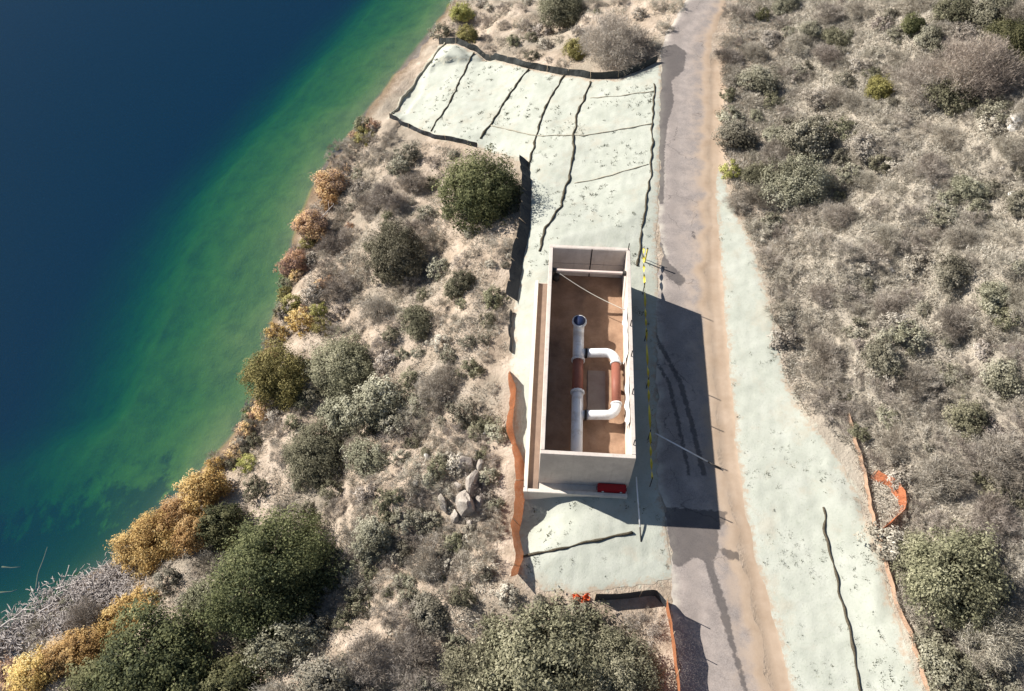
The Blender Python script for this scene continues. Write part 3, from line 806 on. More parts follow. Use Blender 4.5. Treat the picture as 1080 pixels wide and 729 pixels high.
FM = {
 'green': foliage_mat('evergreen_leaves', [(.027, .034, .013), (.072, .077, .029), (.126, .127, .050), (.197, .193, .090)]),
 'olive': foliage_mat('olive_leaves', [(.060, .057, .033), (.150, .143, .086), (.235, .222, .140), (.34, .315, .215)]),
 'lime': foliage_mat('yellow_green_leaves', [(.153, .142, .038), (.307, .283, .083), (.437, .401, .142)]),
 'grey': foliage_mat('grey_sage_leaves', [(.150, .127, .099), (.290, .255, .206), (.408, .367, .306), (.537, .488, .419)], .12),
 'brown': foliage_mat('dry_brown_twigs', [(.14, .115, .091), (.28, .238, .196), (.42, .368, .308), (.545, .49, .425)], .1),
 'mauve': foliage_mat('mauve_brown_leaves', [(.12, .094, .084), (.25, .197, .172), (.37, .302, .262), (.48, .40, .345)], .12),
 'pale': foliage_mat('pale_green_grey_leaves', [(.089, .081, .052), (.182, .170, .117), (.276, .258, .190), (.374, .349, .270)], .12),
 'gold': foliage_mat('golden_autumn_leaves', [(.224, .123, .036), (.426, .269, .081), (.560, .386, .140), (.605, .459, .224)], .25),
 'rust': foliage_mat('orange_brown_autumn_leaves', [(.22, .145, .105), (.42, .285, .20), (.62, .39, .19), (.68, .48, .22)], .2),
}
M_twig = mat_plain('shrub_wood', (.20, .16, .125), .9, .4, 5)

def leaf_cloud(R, n_cl, per, leaf, kind, seed, flat=.78):
    r = np.random.default_rng(seed)
    # clump centres through a lumpy dome
    d = r.normal(size=(n_cl, 3)); d[:, 2] = np.abs(d[:, 2]) * .95 - .12; d /= np.linalg.norm(d, axis=1)[:, None]
    lump = 1 + .20 * np.sin(d[:, 0] * 3.1 + seed) * np.cos(d[:, 1] * 2.7 + seed * 1.3) + .12 * np.sin(d[:, 2] * 5 + d[:, 0] * 4 + seed) + r.normal(0, .12, n_cl)
    rad = R * lump * (1 - .42 * r.random(n_cl) ** 1.7) * np.where(r.random(n_cl) < .08, 1.16, 1)
    c = d * rad[:, None]; c[:, 2] *= flat
    nl = 1 if R < 1 else 3 if R < 2 else 6                # several lobes make the outline uneven
    if nl > 1:
        la = np.arange(nl) * 6.283 / (nl - 1) + r.uniform(0, 6); lr = np.r_[0, r.uniform(.42, .62, nl - 1)] * R
        ls = np.r_[.78, r.uniform(.42, .60, nl - 1)]; lz = np.r_[.10, r.uniform(-.04, .10, nl - 1)] * R
        w = ls ** 2 / (ls ** 2).sum(); li = r.choice(nl, n_cl, p=w)
        c = c * ls[li][:, None] + np.c_[np.cos(la[li]) * lr[li], np.sin(la[li]) * lr[li], lz[li]]
        lc = np.c_[np.cos(la) * lr, np.sin(la) * lr, lz][li]
    else: lc = np.zeros_like(c)
    c[:, 2] += .18 * R
    sig = R * (.055 + .075 * r.random(n_cl)) + .05
    n = n_cl * per
    ci = np.repeat(np.arange(n_cl), per)
    off = r.normal(size=(n, 3)); off /= np.linalg.norm(off, axis=1)[:, None]; off *= (r.random(n) ** .45)[:, None] * 1.6
    p = c[ci] + off * sig[ci][:, None]
    p[:, 2] = np.maximum(p[:, 2], .03 * R)
    outw = p - lc[ci]; outw = outw / (np.linalg.norm(outw, axis=1)[:, None] + 1e-9)
    nr = outw * .9 + off * .45 + r.normal(size=(n, 3)) * .5
    nr[:, 2] += .25
    nr /= np.linalg.norm(nr, axis=1)[:, None]
    t1 = np.cross(nr, r.normal(size=(n, 3))); 
    if kind == 'twig':                                    # twigs point outward and up
        t1 = outw * .8 + r.normal(size=(n, 3)) * .55 + np.array([0, 0, .35])
        nr = np.cross(t1, r.normal(size=(n, 3)))
    t1 /= np.linalg.norm(t1, axis=1)[:, None]
    nr -= t1 * (nr * t1).sum(1)[:, None]; nr /= np.linalg.norm(nr, axis=1)[:, None] + 1e-9
    t2 = np.cross(nr, t1)
    s = leaf * (.65 + .7 * r.random(n))[:, None]
    asp = .52 if kind == 'leaf' else .11
    ln = s if kind == 'leaf' else s * 1.9
    a = p - t1 * ln * .5; b = p + t2 * s * asp * .5; e = p + t1 * ln * .5; f = p - t2 * s * asp * .5
    V = np.stack([a, b, e, f], 1).reshape(-1, 3)
    F = np.arange(n * 4).reshape(n, 4)
    big_t = np.sin(c[:, 0] * 2.1 / R + seed) * .16 + np.sin(c[:, 1] * 2.6 / R + seed * 2.1) * .14
    tint = np.clip(.5 + ((r.random(n_cl) - .5) * .6 + big_t)[ci] + r.normal(0, .17, n), 0, 1)
    return V, F, tint, c
def stems_arrays(c, R, seed, k):
    r = np.random.default_rng(seed + 5); V, F = [], []
    pick = r.choice(len(c), min(k, len(c)), replace=False)
    for q in c[pick]:
        st = np.array([r.normal(0, .05 * R), r.normal(0, .05 * R), -.12 * R])
        q = q * r.uniform(.85, 1.18)
        mid_ = (st * .5 + q * .5) + np.array([0, 0, .10 * R]) + r.normal(0, .05 * R, 3)
        v, f = tube_arrays([st, mid_, q], [.028 * R ** .6, .018 * R ** .6, .006], 4, False)
        F += [tuple(i + len(V) for i in g) for g in f]; V += list(v)
    return V, F
SIZES = {'S': (.7, 52, 30, .11), 'M': (1.4, 170, 46, .12), 'L': (2.6, 420, 60, .135), 'XL': (3.8, 760, 70, .145)}
PROTO = {}
def proto(size, kind, var):
    key = (size, kind, var)
    if key not in PROTO:
        R, nc, per, leaf = SIZES[size]
        seed = 11 + var * 17 + len(PROTO) * 3
        V, F, tint, c = leaf_cloud(R, nc, per if kind == 'leaf' else int(per * 1.35), leaf, kind, seed, 1.05 if kind == 'leaf' else .9)
        me = mesh_np('crown', V, F, None, {'tint': ('FACE', tint)})
        me.materials.append(FM['grey'])
        sv, sf = stems_arrays(c, R, seed, {'S': 10, 'M': 22, 'L': 34, 'XL': 46}[size])
        PROTO[key] = (me, mesh_py('trunk', sv, sf, M_twig), R)
    return PROTO[key]
TWIG = {'brown', 'grey', 'mauve'}
PLACED = []
def shrub(u, v, rpx, kind, label, group=None, squash=1.0, name=None, parts=True, sink=.35, lift=0.0):
    p = ground(u, v + rpx * sink)
    if group and p[2] < LAKE - .25: return
    if p[2] < LAKE - .6:
        p = at(u, v + rpx * sink, LAKE - .2)
    r = rpx * mpp(p)
    size = 'S' if r < .95 else 'M' if r < 1.9 else 'L' if r < 3.1 else 'XL'
    geo = 'twig' if (kind in TWIG and (rnd.random() < .85 or group is None)) else 'leaf'
    crown, stem, R = proto(size, geo, rnd.randrange(4 if size in 'SM' else 3))
    sc = r / R
    nm = name or {'green': 'evergreen_shrub', 'olive': 'olive_shrub', 'lime': 'yellow_green_shrub', 'grey': 'sage_shrub', 'brown': 'dry_shrub', 'pale': 'pale_shrub', 'gold': 'golden_shrub', 'rust': 'autumn_shrub', 'mauve': 'mauve_shrub'}[kind]
    sxy = rnd.uniform(.9, 1.12)
    rz = rnd.uniform(0, 6.283); scl = (sc * sxy, sc / sxy, sc * squash * rnd.uniform(.9, 1.1))
    if parts and size != 'S':
        root = thing(nm, p, label, 'shrub', group, rz); root.scale = scl
        cr_ = link('crown', crown, root); link('trunk', stem, root)
    else:
        cr_ = link(nm, crown); cr_.location = p; cr_.rotation_euler = (0, 0, rz); cr_.scale = scl
        tag(cr_, label, 'shrub', group)
    cr_.material_slots[0].link = 'OBJECT'; cr_.material_slots[0].material = FM[kind]
    PLACED.append((u, v, rpx))
    return root if parts and size != 'S' else cr_
HAND = [
 (508, 199, 44, 'green', 'large round dark green bush beside the hydroseeded slope', 1.25),
 (420, 266, 31, 'olive', 'rounded grey-olive bush below left of the large round green bush', 1.25),
 (648, 44, 40, 'brown', 'broad twiggy grey-brown bush behind the far silt fence', .95),
 (607, 52, 15, 'lime', 'small yellow-green bush at left of the broad twiggy bush', 1),
 (594, 8, 28, 'olive', 'olive bush at the top edge left of the road', 1),
 (493, 36, 12, 'lime', 'small bright yellow-green bush at the lakeward end of the far silt fence', 1),
 (487, 14, 13, 'lime', 'yellowish bush on the shore at the top edge', 1),
 (466, 34, 10, 'pale', 'pale reedy clump on the shore beside the far silt fence end', 1),
 (352, 193, 22, 'rust', 'orange-mauve autumn bush highest on the lake shore', 1),
 (330, 236, 22, 'rust', 'orange-brown autumn bush second down the lake shore', 1),
 (311, 276, 18, 'rust', 'orange-tipped autumn bush third down the lake shore', 1),
 (347, 212, 9, 'gold', 'small golden clump under the highest autumn shore bush', 1),
 (319, 338, 14, 'gold', 'small golden bush on the shore above the round yellow-olive bush', 1),
 (337, 325, 9, 'lime', 'small yellowish clump by the small golden shore bush', 1),
 (296, 394, 36, 'lime', 'round yellow-olive bush leaning out over the lake', 1.25),
 (366, 380, 38, 'olive', 'wide olive-grey bush right of the round yellow-olive bush', .9),
 (400, 420, 34, 'pale', 'wide pale grey bush in the middle of the left bank', .8),
 (365, 432, 30, 'pale', 'pale grey-green bush below the wide olive-grey bush', .8),
 (335, 472, 36, 'olive', 'spreading olive bush with yellow tips above the big dark thicket', .85),
 (392, 480, 26, 'pale', 'pale grey bush right of the spreading olive bush', .8),
 (262, 488, 11, 'lime', 'small yellowish bush on the bare shore below the lake bend', .9),
 (270, 462, 10, 'olive', 'small dark bush on the bare shore', .9),
 (218, 512, 28, 'gold', 'golden shore bush, upper one of the golden pair', .95),
 (166, 560, 38, 'gold', 'largest golden bush hanging over the lake', .95),
 (205, 560, 24, 'gold', 'golden bush inland of the largest golden bush', .9),
 (128, 648, 26, 'gold', 'yellow bush beside the heap of driftwood', .7),
 (90, 678, 24, 'gold', 'ochre bush below the heap of driftwood', .7),
 (38, 706, 30, 'gold', 'ochre bush in the lower left corner', .7),
 (8, 716, 24, 'rust', 'orange-brown brush at the lower left corner edge', .7),
 (62, 690, 24, 'gold', 'ochre bush between the lower left corner and the driftwood', .7),
 (188, 540, 24, 'gold', 'golden bush between the golden pair on the shore', .9),
 (152, 634, 18, 'gold', 'small yellow bush at the inland end of the driftwood heap', .75),
 (236, 548, 28, 'green', 'green bush just inland of the golden bushes', .9),
 (292, 592, 66, 'green', 'biggest dark green thicket on the lower left bank', 1.25),
 (170, 690, 66, 'green', 'big green thicket at the bottom left', .9),
 (110, 715, 38, 'green', 'green bush at the bottom edge beside ochre brush', .9),
 (250, 715, 40, 'green', 'dark green bush at the bottom edge right of the big thicket', .9),
 (222, 628, 26, 'olive', 'olive bush between the two big green thickets', .9),
 (300, 672, 34, 'pale', 'pale sage bush below the biggest dark thicket', .85),
 (345, 712, 36, 'pale', 'pale sage bush at the bottom edge, left of centre', .85),
 (575, 684, 68, 'olive', 'huge olive-green bush at the bottom centre', .85),
 (512, 700, 44, 'olive', 'olive bush adjoining the left flank of the huge bottom bush', .85),
 (650, 694, 46, 'olive', 'olive bush adjoining the right flank of the huge bottom bush', .85),
 (450, 592, 22, 'grey', 'round grey bush left of the orange fence foot', .95),
 (506, 588, 20, 'brown', 'round grey-brown bush touching the orange fence foot', .95),
 (395, 560, 24, 'pale', 'pale grey bush beside the shade of the biggest thicket', .9),
 (440, 690, 40, 'grey', 'wide grey bush at the bottom left of the huge bottom bush', .8),
 (385, 690, 32, 'grey', 'grey bush between pale sage and the wide grey bush', .8),
 (455, 640, 26, 'pale', 'pale yellowish-grey bush above the wide grey bottom bush', .7),
 (465, 402, 26, 'grey', 'domed grey-green bush alone on the bare left bank', .8),
 (1000, 600, 54, 'olive', 'large green-grey bush against the orange fence at the right', 1.25),
 (965, 590, 30, 'olive', 'olive bush touching the loop of orange mesh', .85),
 (1050, 660, 40, 'grey', 'grey bush in the lower right corner area', .8),
 (1000, 700, 36, 'pale', 'pale grey bush at the bottom edge by the orange fence end', .8),
 (842, 190, 32, 'pale', 'dense grey-green bush above the verge at upper right', 1),
 (850, 146, 30, 'pale', 'grey-green bush just uphill of the dense verge bush', 1),
 (815, 165, 22, 'grey', 'grey bush at the road side of the dense grey-green bushes', .9),
 (806, 205, 20, 'grey', 'small grey bush at the top of the right verge', .9),
 (768, 179, 10, 'lime', 'single bright green weed clump beside the road', 1),
 (1030, 70, 48, 'mauve', 'mauve-brown thicket at the upper right', .95),
 (975, 85, 36, 'brown', 'mottled brown thicket left of the mauve-brown thicket', .95),
 (1062, 45, 34, 'green', 'dark green bush at the upper right edge', .95),
 (1000, 100, 26, 'olive', 'dark olive bush at the foot of the upper right thicket', .95),
 (925, 94, 18, 'lime', 'yellowish bush at the left end of the upper right thicket', .9),
 (961, 27, 15, 'green', 'green bush standing alone near the top right', 1),
 (978, 40, 16, 'pale', 'pale green dome beside the lone green bush at top right', 1),
 (1045, 12, 26, 'pale', 'pale sage bush at the top edge near the right corner', .9),
 (1005, 10, 22, 'olive', 'olive bush at the top edge above the mauve-brown thicket', .9),
 (822, 325, 13, 'grey', 'dark grey bush at the edge of the verge opposite the vault', 1.0),
 (870, 372, 22, 'brown', 'brown bush above the dark pair on the mid hillside', .9),
 (872, 400, 17, 'grey', 'grey bush low on the mid hillside with a dark shaded side', .95),
 (930, 376, 23, 'pale', 'dark grey-green bush on the mid hillside', .95),
 (968, 398, 24, 'grey', 'grey bush right of the grey-green mid hillside bush', .9),
 (1003, 336, 24, 'grey', 'grey bush higher on the right hillside', .9),
 (1043, 312, 22, 'pale', 'pale bush on the right hillside near the edge', .9),
 (1003, 283, 22, 'pale', 'pale bush uppermost of the right hillside row', .9),
 (1036, 342, 18, 'brown', 'brown bush between the pale right hillside bushes', .9),
 (1055, 395, 26, 'pale', 'pale bush by the right edge at mid height', .9),
 (1017, 437, 23, 'olive', 'rounded olive bush on the right hillside', 1),
 (942, 462, 24, 'brown', 'dark brown bush above the start of the right orange fence', .95),
 (922, 487, 15, 'brown', 'small dark bush beside the right orange fence', .95),
 (990, 495, 30, 'grey', 'wide grey bush uphill of the orange loop', .85),
 (1050, 480, 34, 'grey', 'wide grey bush at the right edge uphill of the orange loop', .85),
 (1045, 540, 30, 'brown', 'brown-grey bush behind the large green-grey bush', .85),
 (485, 298, 17, 'olive', 'olive tussock bush left of the sagging silt fence', .95),
 (522, 312, 13, 'olive', 'small dark-sided bush touching the sagging silt fence foot', .95),
 (440, 335, 20, 'olive', 'low olive bush in the middle of the bare bank', .8),
 (400, 325, 20, 'grey', 'grey bush on the bank below the grey-olive dome', .9),
 (410, 205, 20, 'brown', 'dark brown bush left of the large round green bush', .9),
 (390, 215, 18, 'brown', 'brown bush further left near the autumn shore bushes', .9),
 (435, 190, 15, 'brown', 'small brown bush just left of the large round green bush', .9),
 (355, 255, 20, 'brown', 'brown bush inland of the autumn shore bushes', .9),
 (360, 300, 20, 'brown', 'brown bush inland of the third autumn shore bush', .9),
 (785, 16, 10, 'brown', 'small brown bush nearest the road at the top', 1),
 (803, 16, 8, 'green', 'small green bush beside the road at the top', 1),
 (778, 45, 6, 'brown', 'tiny brown bush right of the road bend', 1),
 (767, 100, 8, 'olive', 'small olive bush on the right road edge', 1),
]
for u, v, r, k, lab, sq in HAND:
    shrub(u, v, r, k, lab, None, sq)

LOOSE = []
PLACED += [(935, 530, 26), (535, 380, 8), (490, 505, 16), (492, 535, 18), (467, 530, 8)]
def pip(u, v, poly):
    return bool(inside(np.array([[u, v]]), np.array(poly, float))[0])
def scatter(poly, tries, r0, r1, kinds, label, group, gap, seed, limit, sq=(.75, 1)):
    r = random.Random(seed); us = [p[0] for p in poly]; vs = [p[1] for p in poly]; n = 0
    for _ in range(tries):
        if n >= limit: break
        u, v = r.uniform(min(us), max(us)), r.uniform(min(vs), max(vs))
        if not pip(u, v, poly): continue
        rad = r.uniform(r0, r1) * (1 if r.random() < .7 else .7)
        if any((u - a) ** 2 + (v - b) ** 2 < ((rad + c) * gap) ** 2 for a, b, c in PLACED): continue
        k = r.choices([x[0] for x in kinds], [x[1] for x in kinds])[0]
        LOOSE.append((shrub(u, v, rad, k, label[k], group, r.uniform(*sq)), u, v, rad, k)); n += 1
def labels(where):
    nm = {'green': 'dark green', 'olive': 'olive', 'lime': 'yellow-green', 'grey': 'grey', 'brown': 'grey-brown', 'pale': 'pale sage', 'gold': 'golden', 'rust': 'orange-brown', 'mauve': 'mauve-brown'}
    return {k: f'low {v} scrub bush {where}' for k, v in nm.items()}
HILL = [(775, 0), (1085, 0), (1085, 735), (985, 735), (950, 640), (930, 560), (905, 470), (850, 430), (832, 390), (822, 330), (800, 255), (775, 200), (762, 130), (762, 60)]
BANK = [(395, 140), (450, 155), (500, 165), (545, 230), (538, 300), (530, 380), (525, 470), (520, 610), (420, 660), (330, 640), (300, 540), (250, 500), (290, 440), (345, 350), (335, 300), (360, 220)]
TOPB = [(480, 0), (725, 0), (705, 30), (690, 62), (650, 78), (590, 70), (520, 52), (472, 40)]
LOWL = [(60, 640), (160, 610), (230, 560), (300, 560), (420, 640), (520, 620), (690, 650), (700, 735), (0, 735), (0, 700)]
scatter(BANK, 1800, 5, 15, [('grey', 4), ('brown', 4), ('olive', 3), ('pale', 2)], labels('on the left bank below the vault'), 'scrub bushes on the left bank', .66, 3, 150)
scatter([(400, 430), (450, 420), (525, 440), (525, 600), (430, 650), (350, 640), (370, 560), (330, 520), (350, 450)], 900, 9, 19, [('grey', 4), ('pale', 4), ('brown', 3), ('olive', 1)], labels('on the lower left bank'), 'scrub bushes on the left bank', .56, 13, 60)
scatter(TOPB, 400, 5, 12, [('brown', 4), ('grey', 3), ('olive', 1)], labels('beyond the far silt fence'), 'scrub bushes beyond the far silt fence', .8, 4, 34)
scatter(LOWL, 300, 12, 26, [('pale', 3), ('grey', 3), ('olive', 2)], labels('filling gaps along the bottom left'), 'scrub bushes along the bottom left', .62, 5, 34)
scatter(HILL, 2500, 8, 22, [('grey', 6), ('brown', 4), ('pale', 3), ('olive', 1)], labels('on the hillside right of the road'), 'scrub bushes on the right hillside', .58, 6, 250, (.55, .85))
scatter([(340, 150), (400, 130), (390, 230), (340, 330), (315, 330), (340, 240)], 200, 6, 11, [('brown', 3), ('grey', 2), ('rust', 2)], labels('on the lake shore among the autumn bushes'), 'scrub bushes on the lake shore', .6, 9, 30)
scatter([(300, 330), (325, 300), (345, 330), (300, 450), (240, 510), (205, 525), (245, 460), (275, 400)], 200, 6, 12, [('brown', 2), ('grey', 2), ('olive', 2), ('lime', 1)], labels('on the lake shore'), 'scrub bushes on the lake shore', .6, 10, 22)

shore_px = [(392, 128), (360, 165), (345, 200), (325, 240), (308, 285), (300, 318), (292, 350), (270, 430), (258, 455), (240, 478), (225, 498)]
sp_ = resample(np.array(shore_px, float), 9.0)
for k, (u, v) in enumerate(sp_):
    kk = rnd.choices(['rust', 'gold', 'brown', 'grey', 'lime', 'olive'], [3, 1.6, 3, 3, 1.2, 2])[0]
    u2, v2, r2 = u + rnd.uniform(-3, 9), v + rnd.uniform(-4, 4), rnd.uniform(6, 12)
    LOOSE.append((shrub(u2, v2, r2, kk, 'low bush', 'scrub bushes on the lake shore', rnd.uniform(.75, 1.05)), u2, v2, r2, kk))

# a label of its own for each scattered bush: by size, colour and the nearest thing one can find
MARKS = [('the large round green bush', 508, 199), ('the rounded grey-olive bush', 420, 266), ('the broad twiggy bush', 648, 44), ('the highest orange shore bush', 352, 193),
 ('the small golden shore bush', 319, 338), ('the round yellow-olive bush', 296, 394), ('the rock outcrop', 492, 515), ('the whitest small rock', 439, 509),
 ('the lone domed bank bush', 465, 402), ('the sagging silt fence', 552, 250), ('the orange fence foot', 535, 600), ('the largest golden bush', 166, 560), ('the biggest dark green thicket', 292, 592),
 ('the huge bottom centre bush', 575, 684), ('the big bottom left green thicket', 170, 690), ('the wide grey bottom bush', 440, 690), ('the bend of the road', 770, 15), ('the bright green roadside weed clump', 768, 179),
 ('the dense grey-green verge bush', 842, 190), ('the lone green bush', 961, 27), ('the mauve-brown thicket', 1030, 70), ('the large pale boulder', 1074, 128), ('the yellowish bush by the thicket', 925, 94),
 ('the dark grey bush on the verge edge', 822, 325), ('the dark grey-green mid hillside bush', 930, 376), ('the rounded olive hillside bush', 1017, 437), ('the loop of orange mesh', 935, 530),
 ('the large green-grey fence bush', 1000, 600), ('the start of the right orange fence', 893, 440), ('the elongated pale hillside rock', 886, 222), ('the uppermost pale hillside bush', 1003, 283),
 ('the lower right corner', 1080, 729), ('the small bright shore bush', 493, 36), ('the pale rock near the right edge', 1068, 205), ('the olive bush at the top edge', 594, 8)]
NMC = {'green': 'dark green', 'olive': 'olive', 'lime': 'yellow-green', 'grey': 'grey', 'brown': 'grey-brown', 'pale': 'sage-coloured', 'gold': 'golden', 'rust': 'orange-brown', 'mauve': 'mauve'}
def where(u, v, lo=0):
    k, mu, mv = min(MARKS, key=lambda q: (q[1] - u) ** 2 + (q[2] - v) ** 2)
    du, dv = u - mu, v - mv
    a_ = math.degrees(math.atan2(-dv, du)) % 360
    return ['right of', 'above right of', 'above', 'above left of', 'left of', 'below left of', 'below', 'below right of'][int((a_ + 22.5) // 45) % 8] + ' ' + k, math.hypot(du, dv)
def settle(items):                                        # items: object, distance, head, place
    byl = {}
    for it in items: byl.setdefault((it[2], it[3]), []).append(it)
    for (head, place), g in byl.items():
        g.sort(key=lambda q: q[1])
        for n_, it in enumerate(g):
            pre = '' if len(g) == 1 else ['nearest ', 'second nearest ', 'third nearest ', 'fourth nearest ', 'fifth nearest ', 'sixth nearest ', 'seventh nearest ', 'outlying '][min(n_, 7)]
            it[0]['label'] = f'{pre}{head} {place}'
its = []
for ob, u, v, rad, k in LOOSE:
    if ob is None: continue
    w_, d_ = where(u, v)
    its.append((ob, d_, ('small ' if rad < 9 else 'mid-sized ' if rad < 14 else 'broad ') + NMC[k] + ' bush', w_))
settle(its)
its = []
for ob in C.objects:
    if ob.get('group') in ('stones on the right hillside', 'rubble of the rock outcrop'):
        q = np.array(ob.location) - [0, 0, CAM_H]
        w_, d_ = where(540 + FPX * q[0] / (q @ _F), 364.5 - FPX * (q @ _U) / (q @ _F))
        its.append((ob, d_, ('small ' + ('pale' if 'pale' in ob.data.materials[0].name else 'tan') + ' stone') if 'stones' in ob['group'] else 'broken rock', w_))
settle(its)

# ------------------------------------------------------------------ dry tufts (uncountable ground cover)
def tufts(name, poly_px, count, seed, ln, cols_mat, per, label, cat, keep=None, spread=.16, wd=.014):
    r = np.random.default_rng(seed)
    Q = gline(poly_px); lo, hi = Q.min(0), Q.max(0)
    X = r.uniform(lo, hi, (count * 3, 2)); X = X[inside(X, Q)][:count]
    if keep is not None: X = X[keep(X, r)]
    n = len(X); ci = np.repeat(np.arange(n), per); m_ = n * per
    sc = r.uniform(.5, 1.25, n)[ci]
    base = np.c_[X, hz(X[:, 0], X[:, 1]) - .02][ci] + np.c_[r.normal(0, spread, (m_, 2)) * sc[:, None], np.zeros(m_)]
    d = np.c_[r.normal(0, .62, (m_, 2)), r.uniform(.35, 1, m_)]; d /= np.linalg.norm(d, axis=1)[:, None]
    l = (ln * r.uniform(.5, 1.2, m_) * sc)[:, None]
    side = np.cross(d, r.normal(size=(m_, 3))); side /= np.linalg.norm(side, axis=1)[:, None]
    w = (wd * (.7 + r.random(m_)))[:, None]
    V = np.stack([base - side * w, base + side * w, base + d * l], 1).reshape(-1, 3)
    tint = np.clip(.5 + (r.random(n) - .5)[ci] * .8 + r.normal(0, .15, m_), 0, 1)
    me = mesh_np(name, V, np.arange(m_ * 3).reshape(-1, 3), cols_mat, {'tint': ('FACE', tint)})
    tag(link(name, me), label, cat, None, 'stuff')
M_dry = foliage_mat('dry_grass_blades', [(.20, .180, .140), (.37, .342, .280), (.53, .492, .412), (.66, .62, .535)], .15)
M_weed = foliage_mat('weed_leaves', [(.035, .045, .020), (.075, .085, .040), (.12, .12, .065)], .15)
def clear(X, r):
    return (wav(X[:, 0], X[:, 1], 5, 81) + r.normal(0, .5, len(X)) > -.7) & (seg_dist(X, road_r)[0] > .7)
big_hill = [(768, -40), (1180, -40), (1180, 800), (1010, 800), (975, 705), (935, 590), (905, 480), (850, 432), (830, 395), (820, 330), (800, 262), (772, 200), (762, 130), (762, 60)]
tufts('dry_grass', big_hill, 42000, 91, .25, M_dry, 16, 'dry grey-tan grass and twigs covering the right hillside', 'grass', clear)
bank_px = [(385, 140), (450, 152), (500, 163), (548, 200), (538, 300), (533, 380), (528, 470), (528, 610), (690, 660), (700, 770), (-40, 770), (-40, 715), (60, 660), (150, 610), (250, 500), (290, 440), (320, 350), (318, 300), (352, 220)]
tufts('dry_grass', bank_px, 20000, 92, .25, M_dry, 14, 'sparse dry grass on the left bank', 'grass', lambda X, r: wav(X[:, 0], X[:, 1], 4, 82) + r.normal(0, .5, len(X)) > -.1)
tufts('dry_grass', [(478, -40), (745, -40), (722, 0), (700, 30), (690, 60), (650, 76), (590, 68), (520, 50), (472, 38)], 2500, 93, .32, M_dry, 14, 'sparse dry grass beyond the far silt fence', 'grass', lambda X, r: wav(X[:, 0], X[:, 1], 4, 83) + r.normal(0, .5, len(X)) > .1)
def on_h(X, r): return (sdf(X, hydro_poly)[0] > .3) & (wav(X[:, 0], X[:, 1], 5, 84) + r.normal(0, .6, len(X)) > .35) & ~((X[:, 0] > 0.2) & (X[:, 0] < 7.2) & (X[:, 1] > 16.8) & (X[:, 1] < 31.3))
tufts('weed_sprigs', [(463, 48), (692, 67), (684, 262), (701, 545), (711, 612), (600, 627), (546, 600), (538, 390), (558, 200), (500, 154), (411, 124)], 3000, 94, .17, M_weed, 22, 'tiny dark weeds dotted over the hydroseeded slope', 'weeds', on_h, .075, .02)
def on_v(X, r): return (sdf(X, verge_poly)[0] > .2) & (wav(X[:, 0], X[:, 1], 5, 85) + r.normal(0, .6, len(X)) + .9 * smooth(seg_dist(X, road_r)[0], 2.5, 5) > .95)
tufts('weed_sprigs', [(757, 178), (795, 260), (827, 400), (904, 520), (972, 729), (990, 775), (852, 775), (800, 600), (770, 400)], 2600, 95, .12, M_weed, 22, 'tiny dark weeds dotted over the right verge', 'weeds', on_v, .055, .018)

# ------------------------------------------------------------------ driftwood
M_drift = mat_plain('bleached_driftwood', (.52, .47, .44), .9, .5, 4)
def drift_heap():
    r = np.random.default_rng(5); V, F = [], []
    Q = np.array([(-25, 690), (-20, 676), (25, 648), (58, 626), (100, 604), (145, 590), (152, 606), (120, 640), (80, 662), (30, 680), (5, 695)], float)
    lo, hi = Q.min(0), Q.max(0); n = 0
    while n < 3000:
        u, v = r.uniform(lo[0], hi[0]), r.uniform(lo[1], hi[1])
        if not inside(np.array([[u, v]]), Q)[0]: continue
        g0_ = ground(u, v) if n % 6 == 0 else g0_
        g = g0_ + np.array([r.normal(0, .3), r.normal(0, .3), 0])
        zb = max(hz(g[0], g[1])[0], LAKE - .05) + r.uniform(.02, .55)
        a_ = r.uniform(0, math.pi); l = r.uniform(.12, .45)
        d = np.array([math.cos(a_), math.sin(a_), r.normal(0, .22)]) * l / 2
        p = np.array([g[0], g[1], zb])
        v_, f_ = tube_arrays([p - d, p + r.normal(0, .04, 3), p + d], [r.uniform(.012, .032), r.uniform(.012, .03), .01], 4, False)
        F += [tuple(i + len(V) for i in q) for q in f_]; V += list(v_); n += 1
    tag(link('driftwood_litter', mesh_py('driftwood_litter', V, F, M_drift, False)), 'heap of bleached broken driftwood on the lower left shore', 'driftwood', None, 'stuff')
drift_heap()
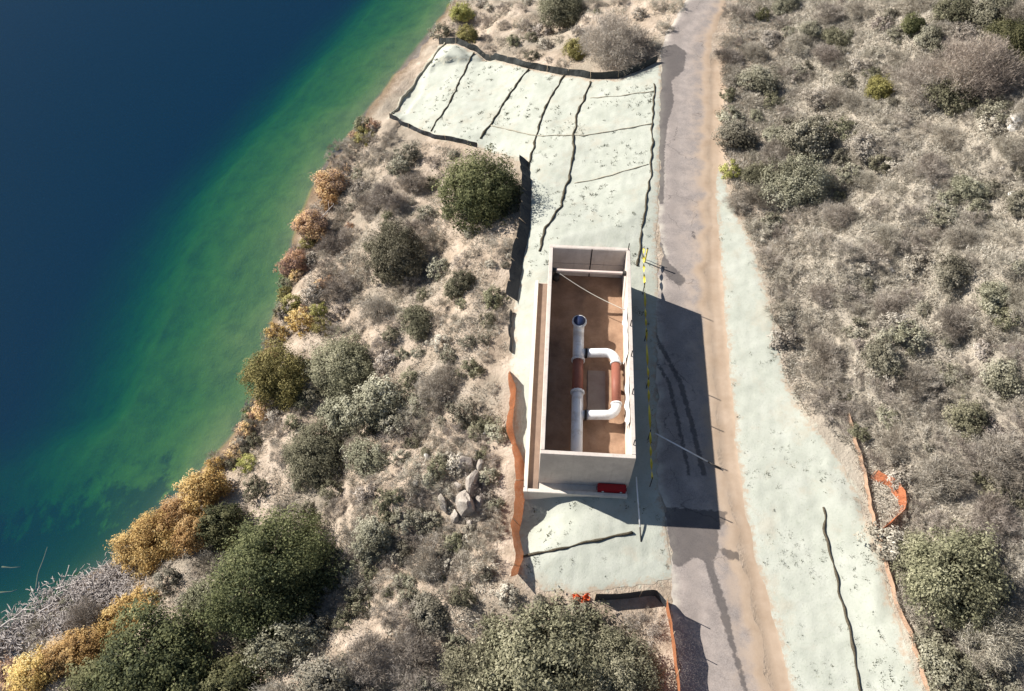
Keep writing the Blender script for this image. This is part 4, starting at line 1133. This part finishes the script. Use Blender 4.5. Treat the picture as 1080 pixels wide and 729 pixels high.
def branch(px, r0, label, mat, dz=.35):
    pts = []
    for k, (u, v) in enumerate(px):
        p = ground(u, v); zz = max(p[2], LAKE) + dz
        q = at(u, v, zz); pts.append(q)
    pts = resample(np.array(pts), .25)
    s = np.arange(len(pts)); pts[:, 2] += wav(s * .25, 0 * s, 1.3, 99) * .10
    o_ = pts[0].copy()
    root = thing('driftwood_branch', o_, label, 'branch')
    tube('limb', pts - o_, np.linspace(r0, r0 * .35, len(pts)), mat, root, 6)
    for k in range(2, len(pts) - 1, 3):
        d = pts[k] - pts[k - 1]; d = d / np.linalg.norm(d)
        a_ = rnd.choice((-1, 1)) * rnd.uniform(.6, 1.1)
        e = np.array([d[0] * math.cos(a_) - d[1] * math.sin(a_), d[0] * math.sin(a_) + d[1] * math.cos(a_), rnd.uniform(-.1, .4)]) * rnd.uniform(.4, 1.0)
        tube('twig', [pts[k] - o_, pts[k] - o_ + e * .5 + [0, 0, .05], pts[k] - o_ + e], [r0 * .4, r0 * .3, .008], mat, root, 5)
branch([(40, 648), (55, 638), (62, 622), (70, 605), (73, 596)], .06, 'forked grey branch rising from the driftwood heap over the lake', M_drift)
branch([(60, 622), (78, 616), (95, 612), (108, 606)], .05, 'thin grey branch lying along the lakeward edge of the driftwood', M_drift)
branch([(2, 662), (20, 648), (35, 634), (40, 626)], .06, 'bleached branch at the left end of the driftwood heap', M_drift)
branch([(68, 668), (58, 655), (48, 645)], .05, 'dark branch across the middle of the driftwood heap', M_dark)
branch([(133, 596), (142, 590), (150, 580)], .06, 'dark branch between the driftwood and the largest golden bush', M_dark)
branch([(335, 235), (352, 216), (350, 210)], .05, 'pale bare branch between the two upper autumn shore bushes', M_drift)
def sunken(px, label):
    pts = resample(np.array([at(u, v, LAKE - .7) for u, v in px]), .25)
    o_ = pts[0].copy(); root = thing('sunken_branch', o_, label, 'branch')
    tube('limb', pts - o_, np.linspace(.05, .02, len(pts)), M_twig, root, 5)
sunken([(2, 598), (12, 599), (22, 598)], 'pale sunken branch in the lake at the left edge, upper of two')
sunken([(0, 625), (14, 624), (18, 622)], 'pale sunken branch in the lake at the left edge, lower of two')
sunken([(38, 622), (40, 605), (46, 590), (50, 577)], 'long sunken branch in the lake above the driftwood heap')
